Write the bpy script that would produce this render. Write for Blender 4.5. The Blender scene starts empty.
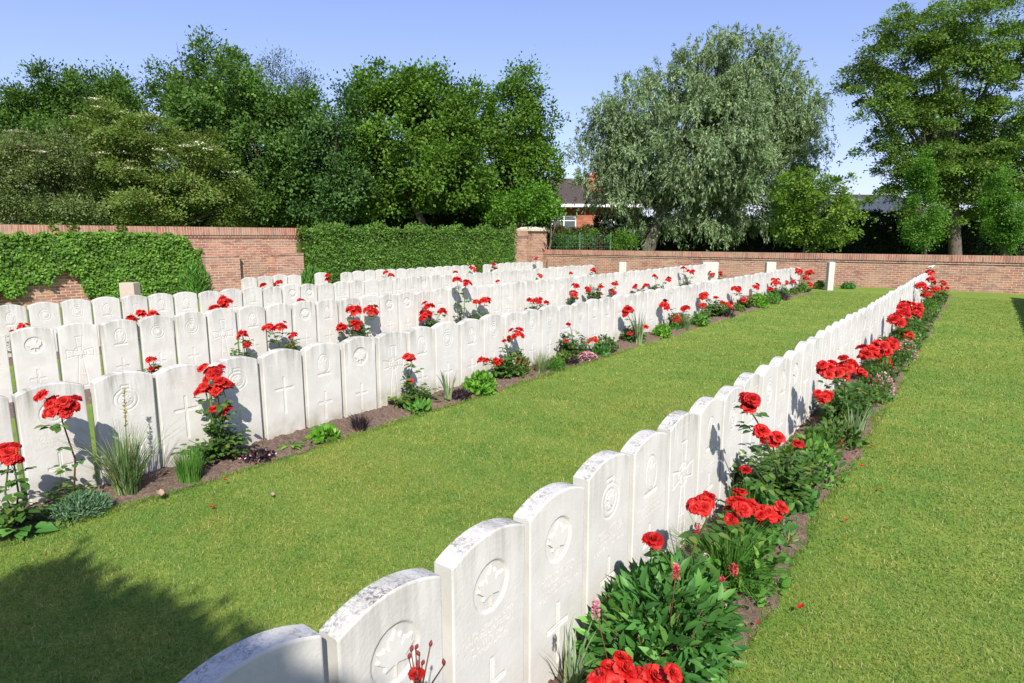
import bpy, bmesh, math, random
import numpy as np
from mathutils import Vector, Matrix

rng = np.random.default_rng(7)
random.seed(7)
C = bpy.context.scene.collection
PI = math.pi

# ------------------------------------------------------------------ camera numbers
F, YAW, PIT, HC = 623.7, 0.6441, 0.1652, 1.7484
SY, CY, SP, CP = math.sin(YAW), math.cos(YAW), math.sin(PIT), math.cos(PIT)
EYE = np.array([0.0, 0.0, HC])

def ray(u, v):
    a, b = (u - 512) / F, -(v - 341.5) / F
    Z = CP + b * SP
    return np.array([a * CY - Z * SY, a * SY + Z * CY, b * CP - SP])

def on_x(u, v, x):            # where the sight line meets the upright plane of a row
    d = ray(u, v); t = x / d[0]
    return EYE + d * t

def on_ground(u, v, z=0.0):
    d = ray(u, v); t = (z - HC) / d[2]
    return EYE + d * t

def at_depth(u, v, dist):     # point at a real forward distance
    d = ray(u, v); fwd = -d[0] * SY + d[1] * CY
    return EYE + d * (dist / fwd)

def depth_of(p):
    return -p[0] * SY + p[1] * CY

# ------------------------------------------------------------------ object helpers
def tag(o, label=None, cat=None, group=None, kind=None):
    if label: o['label'] = label
    if cat: o['category'] = cat
    if group: o['group'] = group
    if kind: o['kind'] = kind
    return o

def empty(name, loc=(0, 0, 0), rz=0.0):
    o = bpy.data.objects.new(name, None); C.objects.link(o)
    o.location = loc; o.rotation_euler = (0, 0, rz); o.empty_display_size = .2
    return o

def link(name, me, parent=None):
    o = bpy.data.objects.new(name, me); C.objects.link(o)
    if parent is not None: o.parent = parent
    return o

def mesh_np(name, V, loops, starts, mats, smooth=False, midx=None):
    V = np.asarray(V, dtype=np.float32)
    me = bpy.data.meshes.new(name)
    me.vertices.add(len(V)); me.vertices.foreach_set('co', V.ravel())
    me.loops.add(len(loops)); me.loops.foreach_set('vertex_index', np.asarray(loops, dtype=np.int32).ravel())
    me.polygons.add(len(starts)); me.polygons.foreach_set('loop_start', np.asarray(starts, dtype=np.int32))
    if not isinstance(mats, (list, tuple)): mats = [mats]
    for m in mats: me.materials.append(m)
    if midx is not None: me.polygons.foreach_set('material_index', np.asarray(midx, dtype=np.int32))
    if isinstance(smooth, np.ndarray): me.polygons.foreach_set('use_smooth', smooth)
    else: me.polygons.foreach_set('use_smooth', np.full(len(starts), bool(smooth)))
    me.update(calc_edges=True)
    return me

class MB:
    """collects shapes of one part, then makes one mesh"""
    def __init__(s): s.V = []; s.F = []; s.S = []; s.M = []; s.n = 0
    def add(s, V, Fc, smooth=False, m=0):
        V = np.asarray(V, dtype=float)
        s.V.append(V)
        for f in Fc:
            s.F.append([i + s.n for i in f]); s.S.append(smooth); s.M.append(m)
        s.n += len(V)
    def box(s, x0, x1, y0, y1, z0, z1, m=0):
        V = [(x, y, z) for z in (z0, z1) for y in (y0, y1) for x in (x0, x1)]
        s.add(V, [(0, 2, 3, 1), (4, 5, 7, 6), (0, 1, 5, 4), (2, 6, 7, 3), (0, 4, 6, 2), (1, 3, 7, 5)], False, m)
    def tube(s, pts, rad, n=7, m=0, cap=True):
        pts = [np.asarray(p, float) for p in pts]
        if not hasattr(rad, '__len__'): rad = [rad] * len(pts)
        V = []; prev = None
        for i, p in enumerate(pts):
            d = pts[min(i + 1, len(pts) - 1)] - pts[max(i - 1, 0)]
            d = d / (np.linalg.norm(d) + 1e-9)
            if prev is None:
                a = np.array([0, 0, 1.0]) if abs(d[2]) < .9 else np.array([1.0, 0, 0])
                e = np.cross(d, a)
            else: e = prev - d * (prev @ d)
            e /= np.linalg.norm(e) + 1e-9; prev = e
            g = np.cross(d, e)
            for k in range(n):
                t = 2 * PI * k / n
                V.append(p + rad[i] * (math.cos(t) * e + math.sin(t) * g))
        Fc = []
        for i in range(len(pts) - 1):
            for k in range(n):
                a, b = i * n + k, i * n + (k + 1) % n
                Fc.append((a, b, b + n, a + n))
        if cap:
            Fc.append(tuple(range(n - 1, -1, -1))); Fc.append(tuple(range((len(pts) - 1) * n, len(pts) * n)))
        s.add(V, Fc, True, m)
    def mesh(s, name, mats):
        V = np.concatenate(s.V); loops = [i for f in s.F for i in f]
        st = np.cumsum([0] + [len(f) for f in s.F[:-1]])
        return mesh_np(name, V, loops, st, mats, np.array(s.S), s.M)
    def build(s, name, mats, parent=None): return link(name, s.mesh(name, mats), parent)

def unit(a): return a / (np.linalg.norm(a, axis=-1, keepdims=True) + 1e-9)
def rnd_dirs(n): return unit(rng.normal(size=(n, 3)))

def leaf_arrays(P, D, N, ln, wd, fold=0.0, droop=0.0):
    """one leaf per row: two quads meeting at the midrib"""
    n = len(P); D = unit(D); S = unit(np.cross(D, N)); N2 = np.cross(S, D)
    ln = np.broadcast_to(np.asarray(ln, float), (n,))[:, None]; wd = np.broadcast_to(np.asarray(wd, float), (n,))[:, None]
    mid = P + D * ln * .45; tip = P + D * ln - N2 * ln * droop
    if fold == 0 and droop == 0:
        V = np.stack([P, mid - S * wd * .5, tip, mid + S * wd * .5], 1).reshape(-1, 3)
        loops = (np.arange(n)[:, None] * 4 + np.arange(4)).ravel(); st = np.arange(n) * 4
        return V, loops, st
    up = N2 * wd * fold
    a1 = P + D * ln * .28; a2 = P + D * ln * .66 - N2 * ln * droop * .4
    V = np.stack([P, a1 - S * wd * .48 + up, a2 - S * wd * .40 + up, tip, a2 + S * wd * .40 + up, a1 + S * wd * .48 + up,
                  P + D * ln * .5 - N2 * ln * droop * .2], 1).reshape(-1, 3)
    q = np.array([0, 6, 2, 1, 6, 3, 2, 2, 0, 5, 4, 6, 6, 4, 3, 3])
    q = np.array([[0, 6, 2, 1], [0, 5, 4, 6]]); t = np.array([[6, 3, 2], [6, 4, 3]])
    base = np.arange(n)[:, None] * 7
    loops = np.concatenate([base + q[0], base + q[1], base + t[0], base + t[1]], 1).ravel()
    st = (np.arange(n)[:, None] * 14 + np.array([0, 4, 8, 11])).ravel()
    return V, loops, st

def leaves(name, P, D, N, ln, wd, mat, parent=None, fold=0.0, droop=0.0, smooth=False):
    V, l, st = leaf_arrays(np.asarray(P), np.asarray(D), np.asarray(N), ln, wd, fold, droop)
    return link(name, mesh_np(name, V, l, st, mat, smooth), parent)

def blade_arrays(P, A, h, w, lean, seg=3):
    """grass-like blades: base P, azimuth A, height h, width w, lean outward"""
    n = len(P); dirv = np.stack([np.cos(A), np.sin(A), np.zeros(n)], 1); side = np.stack([-np.sin(A), np.cos(A), np.zeros(n)], 1)
    tw = rng.normal(0, .6, n); side = side * np.cos(tw)[:, None] + dirv * np.sin(tw)[:, None]
    Vs = []
    for i in range(seg + 1):
        t = i / seg
        c = P + dirv * (lean * t ** 1.8)[:, None] + np.stack([np.zeros(n), np.zeros(n), h * (t - .25 * np.clip(lean / (h + 1e-6), 0, 1.6) * t ** 3)], 1)
        ww = (w * (1 - .92 * t ** 1.5) * .5)[:, None]
        Vs += [c - side * ww, c + side * ww]
    V = np.stack(Vs, 1).reshape(-1, 3); k = 2 * (seg + 1)
    base = np.arange(n)[:, None] * k
    loops = np.concatenate([base + np.array([2 * i, 2 * i + 1, 2 * i + 3, 2 * i + 2]) for i in range(seg)], 1).ravel()
    st = np.arange(n * seg) * 4
    return V, loops, st

# ------------------------------------------------------------------ materials
def mat(name):
    m = bpy.data.materials.new(name); m.use_nodes = True
    nt = m.node_tree; nt.nodes.clear()
    return m, nt

def nd(nt, t, **kw):
    n = nt.nodes.new(t)
    for k, v in kw.items():
        if hasattr(n, k): setattr(n, k, v)
        else: n.inputs[k].default_value = v
    return n

def ramp(nt, fac, stops):
    r = nt.nodes.new('ShaderNodeValToRGB'); cr = r.color_ramp
    while len(cr.elements) < len(stops): cr.elements.new(.5)
    for e, (p, c) in zip(cr.elements, stops):
        e.position = p; e.color = (c[0], c[1], c[2], 1) if hasattr(c, '__len__') else (c, c, c, 1)
    nt.links.new(fac, r.inputs['Fac']); return r.outputs['Color']

def mixc(nt, fac, a, b, mode='MIX'):
    m = nt.nodes.new('ShaderNodeMix'); m.data_type = 'RGBA'; m.blend_type = mode
    for s, v in ((m.inputs['Factor'], fac), (m.inputs['A'], a), (m.inputs['B'], b)):
        if hasattr(v, 'is_output'): nt.links.new(v, s)
        elif hasattr(v, '__len__'): s.default_value = (v[0], v[1], v[2], 1)
        else: s.default_value = v
    return m.outputs['Result']

def mth(nt, op, a, b=0.0, clamp=False):
    m = nt.nodes.new('ShaderNodeMath'); m.operation = op; m.use_clamp = clamp
    for s, v in zip(m.inputs, (a, b)):
        if hasattr(v, 'is_output'): nt.links.new(v, s)
        else: s.default_value = v
    return m.outputs[0]

def noise(nt, vec, scale, detail=3.0, rough=.55, dist=0.0):
    n = nd(nt, 'ShaderNodeTexNoise'); n.inputs['Scale'].default_value = scale; n.inputs['Detail'].default_value = detail
    n.inputs['Roughness'].default_value = rough; n.inputs['Distortion'].default_value = dist
    if vec is not None: nt.links.new(vec, n.inputs['Vector'])
    return n.outputs['Fac']

def vscale(nt, vec, s):
    m = nd(nt, 'ShaderNodeMapping'); m.inputs['Scale'].default_value = s; nt.links.new(vec, m.inputs['Vector']); return m.outputs[0]

def finish(nt, col, rough=.7, spec=.3, bump=None, bstr=.3, bdist=.01, trans=0.0, tcol=None):
    out = nd(nt, 'ShaderNodeOutputMaterial'); p = nd(nt, 'ShaderNodeBsdfPrincipled')
    if hasattr(col, 'is_output'): nt.links.new(col, p.inputs['Base Color'])
    else: p.inputs['Base Color'].default_value = (*col, 1)
    if hasattr(rough, 'is_output'): nt.links.new(rough, p.inputs['Roughness'])
    else: p.inputs['Roughness'].default_value = rough
    p.inputs['Specular IOR Level'].default_value = spec
    if bump is not None:
        b = nd(nt, 'ShaderNodeBump'); b.inputs['Strength'].default_value = bstr; b.inputs['Distance'].default_value = bdist
        nt.links.new(bump, b.inputs['Height']); nt.links.new(b.outputs[0], p.inputs['Normal'])
    if trans > 0:
        t = nd(nt, 'ShaderNodeBsdfTranslucent')
        if tcol is not None: nt.links.new(tcol, t.inputs['Color'])
        elif hasattr(col, 'is_output'): nt.links.new(col, t.inputs['Color'])
        else: t.inputs['Color'].default_value = (*col, 1)
        mx = nd(nt, 'ShaderNodeMixShader'); mx.inputs[0].default_value = trans
        nt.links.new(p.outputs[0], mx.inputs[1]); nt.links.new(t.outputs[0], mx.inputs[2]); nt.links.new(mx.outputs[0], out.inputs['Surface'])
    else: nt.links.new(p.outputs[0], out.inputs['Surface'])

def foliage(name, c0, c1, c2=None, nscale=.8, trans=.33, rough=.6, spec=.18):
    """per-leaf and per-clump variation of the leaf's own green"""
    m, nt = mat(name)
    g = nd(nt, 'ShaderNodeNewGeometry'); tc = nd(nt, 'ShaderNodeTexCoord')
    a = ramp(nt, g.outputs['Random Per Island'], [(0, c0), (.75, c1), (1, c2 or c1)])
    nz = noise(nt, tc.outputs['Object'], nscale, 2)
    f = ramp(nt, nz, [(.3, .68), (.7, 1.25)])
    col = mixc(nt, 1.0, a, f, 'MULTIPLY')
    tcol = mixc(nt, 1.0, col, (1.25, 1.3, .55), 'MULTIPLY')
    finish(nt, col, rough, spec, trans=trans, tcol=tcol)
    return m

def plain(name, col, rough=.6, spec=.3, var=.15, nscale=20, trans=0.0):
    m, nt = mat(name); tc = nd(nt, 'ShaderNodeTexCoord')
    nz = noise(nt, tc.outputs['Object'], nscale, 4)
    f = ramp(nt, nz, [(.3, 1 - var), (.7, 1 + var)])
    finish(nt, mixc(nt, 1.0, col, f, 'MULTIPLY'), rough, spec, bump=nz, bstr=.15, bdist=.003, trans=trans)
    return m

def stone_material():
    m, nt = mat('portland_stone'); tc = nd(nt, 'ShaderNodeTexCoord'); g = nd(nt, 'ShaderNodeNewGeometry'); oi = nd(nt, 'ShaderNodeObjectInfo')
    ob = tc.outputs['Object']; sep = nd(nt, 'ShaderNodeSeparateColor'); nt.links.new(oi.outputs['Color'], sep.inputs[0])
    rnd = oi.outputs['Random']
    off = nd(nt, 'ShaderNodeCombineXYZ'); r9 = mth(nt, 'MULTIPLY', rnd, 37.0)
    for i in range(3): nt.links.new(r9, off.inputs[i])
    va = nd(nt, 'ShaderNodeVectorMath'); va.operation = 'ADD'; nt.links.new(ob, va.inputs[0]); nt.links.new(off.outputs[0], va.inputs[1])
    P = va.outputs[0]
    base = mixc(nt, ramp(nt, noise(nt, P, 7, 5), [(.3, 0), (.7, 1)]), (.575, .55, .505), (.66, .637, .592))
    # dark weathering running down from the arched top
    st = noise(nt, vscale(nt, P, (1, 15, 1.3)), 1.0, 5, .7)
    xyz = nd(nt, 'ShaderNodeSeparateXYZ'); nt.links.new(ob, xyz.inputs[0])
    topf = ramp(nt, mth(nt, 'DIVIDE', xyz.outputs[2], .82), [(.45, 0), (.75, .35), (1.0, 1)])
    sf = mth(nt, 'MULTIPLY', ramp(nt, st, [(.40, 0), (.68, 1)]), topf)
    sf = mth(nt, 'MULTIPLY', sf, sep.outputs[1], True)
    col = mixc(nt, sf, base, (.24, .235, .19))
    # greenish damp band at the foot
    low = ramp(nt, xyz.outputs[2], [(.03, 1), (.28, 0)])
    lf = mth(nt, 'MULTIPLY', mth(nt, 'MULTIPLY', low, ramp(nt, noise(nt, P, 9, 4), [(.35, .2), (.65, 1)])), sep.outputs[2], True)
    col = mixc(nt, lf, col, (.25, .235, .12))
    # lichen crust on the upward face
    nz = nd(nt, 'ShaderNodeSeparateXYZ'); nt.links.new(g.outputs['Normal'], nz.inputs[0])
    upf = ramp(nt, nz.outputs[2], [(.6, 0), (.85, 1)])
    sp = mth(nt, 'MULTIPLY', ramp(nt, noise(nt, P, 80, 8, .8, .4), [(.475, 0), (.57, .95)]), ramp(nt, noise(nt, P, 9, 3), [(.38, .1), (.6, 1)]))
    lich = mth(nt, 'MULTIPLY', mth(nt, 'MULTIPLY', sp, upf), sep.outputs[0], True)
    col = mixc(nt, lich, col, (.085, .085, .08))
    # sparse dark specks all over
    sk = ramp(nt, noise(nt, P, 120, 3, .6), [(.72, 0), (.78, .55)])
    col = mixc(nt, sk, col, (.25, .235, .19))
    bp = mth(nt, 'ADD', noise(nt, P, 160, 3), mth(nt, 'MULTIPLY', noise(nt, P, 30, 4), .8))
    finish(nt, col, .85, .2, bump=bp, bstr=.25, bdist=.0025)
    return m

def brick_material(name, axis_swap=False, c1=(.39, .155, .085), c2=(.29, .11, .07), mortar=(.48, .42, .34), bw=.22, rh=.075, off=.5, ms=.011, wear=(.47, .34, .24)):
    m, nt = mat(name); tc = nd(nt, 'ShaderNodeTexCoord')
    xyz = nd(nt, 'ShaderNodeSeparateXYZ'); nt.links.new(tc.outputs['Object'], xyz.inputs[0])
    cb = nd(nt, 'ShaderNodeCombineXYZ')
    nt.links.new(mth(nt, 'ADD', xyz.outputs[0], xyz.outputs[1]), cb.inputs[0]); nt.links.new(xyz.outputs[2], cb.inputs[1])
    b = nd(nt, 'ShaderNodeTexBrick'); b.offset = off; b.inputs['Scale'].default_value = 1.0
    b.inputs['Mortar Size'].default_value = ms; b.inputs['Brick Width'].default_value = bw; b.inputs['Row Height'].default_value = rh
    b.inputs['Bias'].default_value = 0.0; b.inputs['Mortar Smooth'].default_value = .2
    b.inputs['Color1'].default_value = (*c1, 1); b.inputs['Color2'].default_value = (*c2, 1); b.inputs['Mortar'].default_value = (*mortar, 1)
    nt.links.new(cb.outputs[0], b.inputs['Vector'])
    w = ramp(nt, noise(nt, tc.outputs['Object'], 1.3, 5, .65), [(.42, 0), (.72, .65)])
    col = mixc(nt, w, b.outputs['Color'], wear)
    # efflorescence brick by brick
    wn = nd(nt, 'ShaderNodeTexVoronoi'); wn.inputs['Scale'].default_value = 1.0; nt.links.new(vscale(nt, cb.outputs[0], (1 / bw, 1 / rh, 1)), wn.inputs['Vector'])
    sepc = nd(nt, 'ShaderNodeSeparateColor'); nt.links.new(wn.outputs['Color'], sepc.inputs[0])
    col = mixc(nt, ramp(nt, sepc.outputs[0], [(.55, 0), (.95, .55)]), col, (.50, .30, .19))
    col = mixc(nt, ramp(nt, sepc.outputs[1], [(.7, 0), (.98, .5)]), col, (.15, .075, .065))
    dk = ramp(nt, noise(nt, vscale(nt, tc.outputs['Object'], (.7, .7, 2)), 2.2, 5, .6), [(.5, 0), (.75, .45)])
    col = mixc(nt, dk, col, (.17, .13, .10))
    finish(nt, col, .9, .15, bump=mth(nt, 'SUBTRACT', noise(nt, tc.outputs['Object'], 40, 3), mth(nt, 'MULTIPLY', b.outputs['Fac'], 1.2)), bstr=.6, bdist=.008)
    return m

M = {}
M['stone'] = stone_material()
M['brick'] = brick_material('red_brick')
M['coping'] = brick_material('coping_brick', bw=.075, rh=.30, off=0.0, c1=(.40, .15, .09), c2=(.30, .115, .085), ms=.009)
M['ledge'] = brick_material('ledge_brick', bw=.11, rh=.075, c1=(.30, .12, .085), c2=(.22, .09, .07))
M['darkbrick'] = brick_material('worn_brick', c1=(.42, .17, .11), c2=(.33, .13, .095), wear=(.5, .33, .25))
M['housebrick'] = brick_material('house_brick', c1=(.44, .12, .055), c2=(.38, .10, .05), mortar=(.36, .16, .10), wear=(.44, .14, .075))
M['capstone'] = plain('cap_stone', (.58, .52, .40), .85, .2, .2, 6)
M['white'] = plain('white_paint', (.78, .78, .76), .5, .4, .05, 8)
M['glass'] = plain('dark_glass', (.10, .12, .14), .08, .6, .05, 3)
M['slate'] = plain('roof_tile', (.075, .058, .052), .7, .3, .25, 9)
M['bluewslate'] = plain('grey_slate', (.055, .06, .075), .5, .4, .2, 6)
M['bark'] = plain('bark', (.12, .10, .08), .9, .15, .35, 14)
M['greenwire'] = plain('green_wire', (.06, .13, .085), .5, .4, .1, 8)
M['blockstone'] = plain('block_stone', (.52, .49, .43), .85, .2, .08, 10)
M['pinkstone'] = plain('pinkish_stone', (.46, .37, .31), .85, .2, .08, 10)

def lawn_material():
    m, nt = mat('mown_grass'); tc = nd(nt, 'ShaderNodeTexCoord'); ob = tc.outputs['Object']
    a = noise(nt, ob, 60, 5, .7); b = noise(nt, ob, 3.6, 6, .72); c = noise(nt, ob, .6, 3)
    col = ramp(nt, a, [(.25, (.063, .122, .018)), (.5, (.150, .243, .040)), (.78, (.275, .33, .09))])
    f = ramp(nt, mth(nt, 'ADD', mth(nt, 'MULTIPLY', b, .6), mth(nt, 'MULTIPLY', c, .4)), [(.39, 0), (.61, 1)])
    col = mixc(nt, f, mixc(nt, 1.0, col, (.78, .90, .80), 'MULTIPLY'), mixc(nt, 1.0, col, (1.42, 1.10, 1.1), 'MULTIPLY'))
    # mowing stripes across the walk
    s = nd(nt, 'ShaderNodeTexWave'); s.inputs['Scale'].default_value = .33; s.inputs['Distortion'].default_value = 1.2; s.inputs['Detail'].default_value = 2
    s.bands_direction = 'Y'; nt.links.new(ob, s.inputs['Vector'])
    col = mixc(nt, ramp(nt, s.outputs['Fac'], [(.3, 0), (.7, .16)]), col, (.20, .29, .06))
    finish(nt, col, .95, .1, bump=a, bstr=.6, bdist=.02)
    return m
M['lawn'] = lawn_material()

def blade_material():
    m, nt = mat('grass_blades'); g = nd(nt, 'ShaderNodeNewGeometry'); tc = nd(nt, 'ShaderNodeTexCoord'); ob = tc.outputs['Object']
    a = ramp(nt, g.outputs['Random Per Island'], [(0, (.072, .160, .019)), (.5, (.156, .276, .043)), (.84, (.268, .352, .086)), (1, (.52, .46, .22))])
    b = noise(nt, ob, 3.6, 6, .72); c = noise(nt, ob, .6, 3)
    f = ramp(nt, mth(nt, 'ADD', mth(nt, 'MULTIPLY', b, .6), mth(nt, 'MULTIPLY', c, .4)), [(.39, 0), (.61, 1)])
    col = mixc(nt, f, mixc(nt, 1.0, a, (.78, .90, .80), 'MULTIPLY'), mixc(nt, 1.0, a, (1.42, 1.10, 1.1), 'MULTIPLY'))
    s = nd(nt, 'ShaderNodeTexWave'); s.inputs['Scale'].default_value = .33; s.inputs['Distortion'].default_value = 1.2; s.inputs['Detail'].default_value = 2
    s.bands_direction = 'Y'; nt.links.new(ob, s.inputs['Vector'])
    col = mixc(nt, ramp(nt, s.outputs['Fac'], [(.3, 0), (.7, .2)]), col, (.26, .36, .075))
    finish(nt, col, .6, .25, trans=.3)
    return m
M['blades'] = blade_material()

def soil_material():
    m, nt = mat('dry_soil'); tc = nd(nt, 'ShaderNodeTexCoord'); ob = tc.outputs['Object']
    a = noise(nt, ob, 45, 6, .75); b = noise(nt, ob, 4, 3)
    col = ramp(nt, a, [(.28, (.065, .043, .031)), (.5, (.185, .128, .096)), (.75, (.36, .265, .21))])
    col = mixc(nt, ramp(nt, b, [(.4, 0), (.65, .5)]), col, (.16, .11, .085))
    finish(nt, col, .95, .1, bump=a, bstr=.9, bdist=.02)
    return m
M['soil'] = soil_material()

def petal_material():
    m, nt = mat('scarlet_petal'); g = nd(nt, 'ShaderNodeNewGeometry'); oi = nd(nt, 'ShaderNodeObjectInfo')
    col = ramp(nt, mth(nt, 'FRACT', mth(nt, 'ADD', g.outputs['Random Per Island'], oi.outputs['Random'])), [(0, (.46, .006, .005)), (.6, (.60, .015, .010)), (1, (.68, .05, .035))])
    col = mixc(nt, 1.0, col, ramp(nt, oi.outputs['Random'], [(0, (.76, .75, .75)), (.5, (1, 1, 1)), (1, (1.1, 1.5, 1.5))]), 'MULTIPLY')
    finish(nt, col, .55, .3, trans=.28)
    return m
M['petal'] = petal_material()
M['pinkpetal'] = foliage('pink_petal', (.62, .20, .30), (.75, .38, .46), (.85, .62, .66), 30, .25)
M['redspike'] = foliage('red_spike', (.55, .03, .06), (.68, .08, .12), (.75, .25, .28), 30, .2)
M['paleflower'] = foliage('pale_flower', (.70, .55, .55), (.8, .7, .68), None, 30, .25)
M['cream'] = foliage('cream_flower', (.66, .63, .48), (.8, .78, .64), None, 10, .2)
M['purple'] = foliage('purple_leaf', (.020, .013, .017), (.045, .028, .036), (.10, .06, .08), 8, .15)
M['rose_leaf'] = foliage('rose_leaf', (0.045, 0.112, 0.022), (0.090, 0.188, 0.033), (0.210, 0.255, 0.053), 9, .3, .45, .3)
M['rose_young'] = foliage('young_rose_leaf', (.07, .15, .022), (.13, .22, .035), (.24, .26, .06), 9, .32, .5, .28)
M['lime'] = foliage('lime_leaf', (0.094, 0.250, 0.025), (0.163, 0.375, 0.037), (0.250, 0.450, 0.075), 8, .35)
M['broad'] = foliage('broad_leaf', (0.045, 0.144, 0.032), (0.088, 0.240, 0.045), (0.160, 0.336, 0.072), 6, .3, .45, .3)
M['sedge'] = foliage('sedge_blade', (0.111, 0.195, 0.072), (0.195, 0.286, 0.111), (0.416, 0.403, 0.182), 6, .3)
M['iris'] = foliage('iris_blade', (.13, .21, .10), (.22, .31, .16), (.34, .37, .18), 4, .25)
M['tuft'] = foliage('green_blade', (0.064, 0.184, 0.029), (0.120, 0.288, 0.045), (0.240, 0.384, 0.080), 6, .3)
M['greygreen'] = foliage('grey_green', (0.074, 0.162, 0.088), (0.121, 0.230, 0.115), (0.189, 0.284, 0.149), 8, .2)
M['moundgreen'] = foliage('bright_mound', (.05, .16, .02), (.09, .24, .03), (.15, .30, .05), 8, .3)
M['stem'] = plain('green_stem', (.09, .13, .035), .6, .3, .25, 30)
M['redstem'] = plain('reddish_stem', (.14, .07, .035), .6, .3, .25, 30)
M['bud'] = plain('rose_bud', (.22, .03, .035), .6, .3, .3, 40)
M['straw'] = foliage('yellowed_blade', (.42, .33, .12), (.5, .42, .16), (.36, .36, .12), 6, .25)
M['deadleaf'] = foliage('dead_leaf', (.34, .22, .13), (.46, .33, .22), None, 6, .2)

# ------------------------------------------------------------------ ground, beds
def sheet(name, x0, x1, y0, y1, z, m, kind='structure'):
    me = mesh_np(name, [(x0, y0, z), (x1, y0, z), (x1, y1, z), (x0, y1, z)], [0, 1, 2, 3], [0], m)
    o = link(name, me); tag(o, kind=kind); return o
ground = sheet('lawn', -700, 700, -300, 1100, 0.0, M['lawn'])

ROWX = {0: 1.42, 1: -1.2019, 2: -4.7743, 3: -8.05, 4: -11.15, 5: -14.35}
BEDW = {0: .5, 1: .52, 2: .41, 3: .55, 4: .55, 5: .5}
ROWY = {0: (9.5, 23.3), 1: (0.3, 22.8), 2: (-.2, 22.4), 3: (1.6, 22.7), 4: (1.9, 20.4), 5: (8.6, 21.6)}

def bed_height(f, y, seed):
    return .012 + .030 * np.sin(np.clip(f, 0, 1) * PI) ** .8
def soil_bed(r):
    x = ROWX[r]; w = BEDW[r]; y0, y1 = ROWY[r]
    nx = 26 if r in (1, 2) else 8; ny = int((y1 - y0) / (.022 if r in (1, 2) else .08))
    xs = np.linspace(0, 1, nx); ys = np.linspace(y0, y1, ny)
    X, Y = np.meshgrid(xs, ys)
    edge = .03 * np.sin(Y * 2.3 + r) + .018 * np.sin(Y * 7.1) + .012 * np.sin(Y * 17.0 + r)
    Z = .004 + bed_height(X, Y, r) + rng.normal(0, .008, X.shape) + .010 * np.sin(Y * 31 + X * 40) * np.sin(X * 23 + 1)
    Z[:, 0] = .004; Z[:, -1] = .003; Z = np.maximum(Z, .003)
    V = np.stack([x - .085 + X * (w + .085 + edge), Y, Z], -1).reshape(-1, 3)
    i = np.arange(nx * (ny - 1)).reshape(ny - 1, nx)[:, :-1].ravel()
    loops = np.stack([i, i + 1, i + 1 + nx, i + nx], 1).ravel()
    o = link('soil_bed', mesh_np('soil_bed', V, loops, np.arange(len(i)) * 4, M['soil'], True)); tag(o, kind='structure')
for r in ROWX: soil_bed(r)

# mown grass blades where the lawn is seen close
def grass_patch():
    parts = []
    def zone(x0, x1, y0, y1, dens, h, w):
        n = int((x1 - x0) * (y1 - y0) * dens)
        P = np.stack([rng.uniform(x0, x1, n), rng.uniform(y0, y1, n), np.full(n, -.002)], 1)
        parts.append((P, rng.uniform(0, 2 * PI, n), h * rng.uniform(.55, 1.25, n), w * rng.uniform(.7, 1.3, n), h * rng.uniform(.2, 1.5, n)))
    for (x0, x1) in ((-4.36, -1.29), (-.68, 1.20)):
        near = x0 < -1
        zone(x0, x1, .4 if near else 1.7, 3.6, 11000, .022, .0034)
        zone(x0, x1, 3.6, 6.5, 5200, .024, .0048)
        zone(x0, x1, 6.5, 11, 1900, .026, .0075)
        zone(x0, x1, 11, 22.6, 650, .026, .012)
    # ragged edges hanging over the soil
    for (x0, x1) in ((-4.40, -4.30), (-.74, -.64), (-1.34, -1.28)): zone(x0, x1, .4, 9, 9000, .038, .004)
    P, A, h, w, l = [np.concatenate(k) for k in zip(*parts)]
    V, lo, st = blade_arrays(P, A, h, w, l, 2)
    o = link('grass_blades', mesh_np('grass_blades', V, lo, st, M['blades'])); tag(o, kind='stuff', label='short mown green grass of the lawn paths between the rows', cat='grass')
grass_patch()

# ------------------------------------------------------------------ headstones
SW, SH, ST = .38, .81, .076
def ztop(y): return SH - .047 * (np.abs(y) / (SW / 2)) ** 2

def smooth01(d, w): return np.clip(.5 - d / w, 0, 1)
def sd_circle(Y, Z, cy, cz, r): return np.hypot(Y - cy, Z - cz) - r
def sd_box(Y, Z, cy, cz, hy, hz): return np.maximum(np.abs(Y - cy) - hy, np.abs(Z - cz) - hz)
def sd_cross(Y, Z, cz, hh, hw, s, up=.62):
    a = sd_box(Y, Z, 0, cz, s, hh); b = sd_box(Y, Z, 0, cz - hh + 2 * hh * up, hw, s)
    return np.minimum(a, b)
def sd_flare(Y, Z, cz, hh, hw, s0, s1, zc):
    v = np.abs(Z - zc); u = np.abs(Y)
    sv = s0 + (s1 - s0) * np.clip(v / hh, 0, 1); su = s0 + (s1 - s0) * np.clip(u / hw, 0, 1)
    vert = np.maximum(np.abs(Y) - sv, np.maximum(Z - (zc + hh * .62), (cz - hh) - Z)); hor = np.maximum(np.abs(Z - zc) - su, u - hw)
    return np.minimum(vert, hor)

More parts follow.
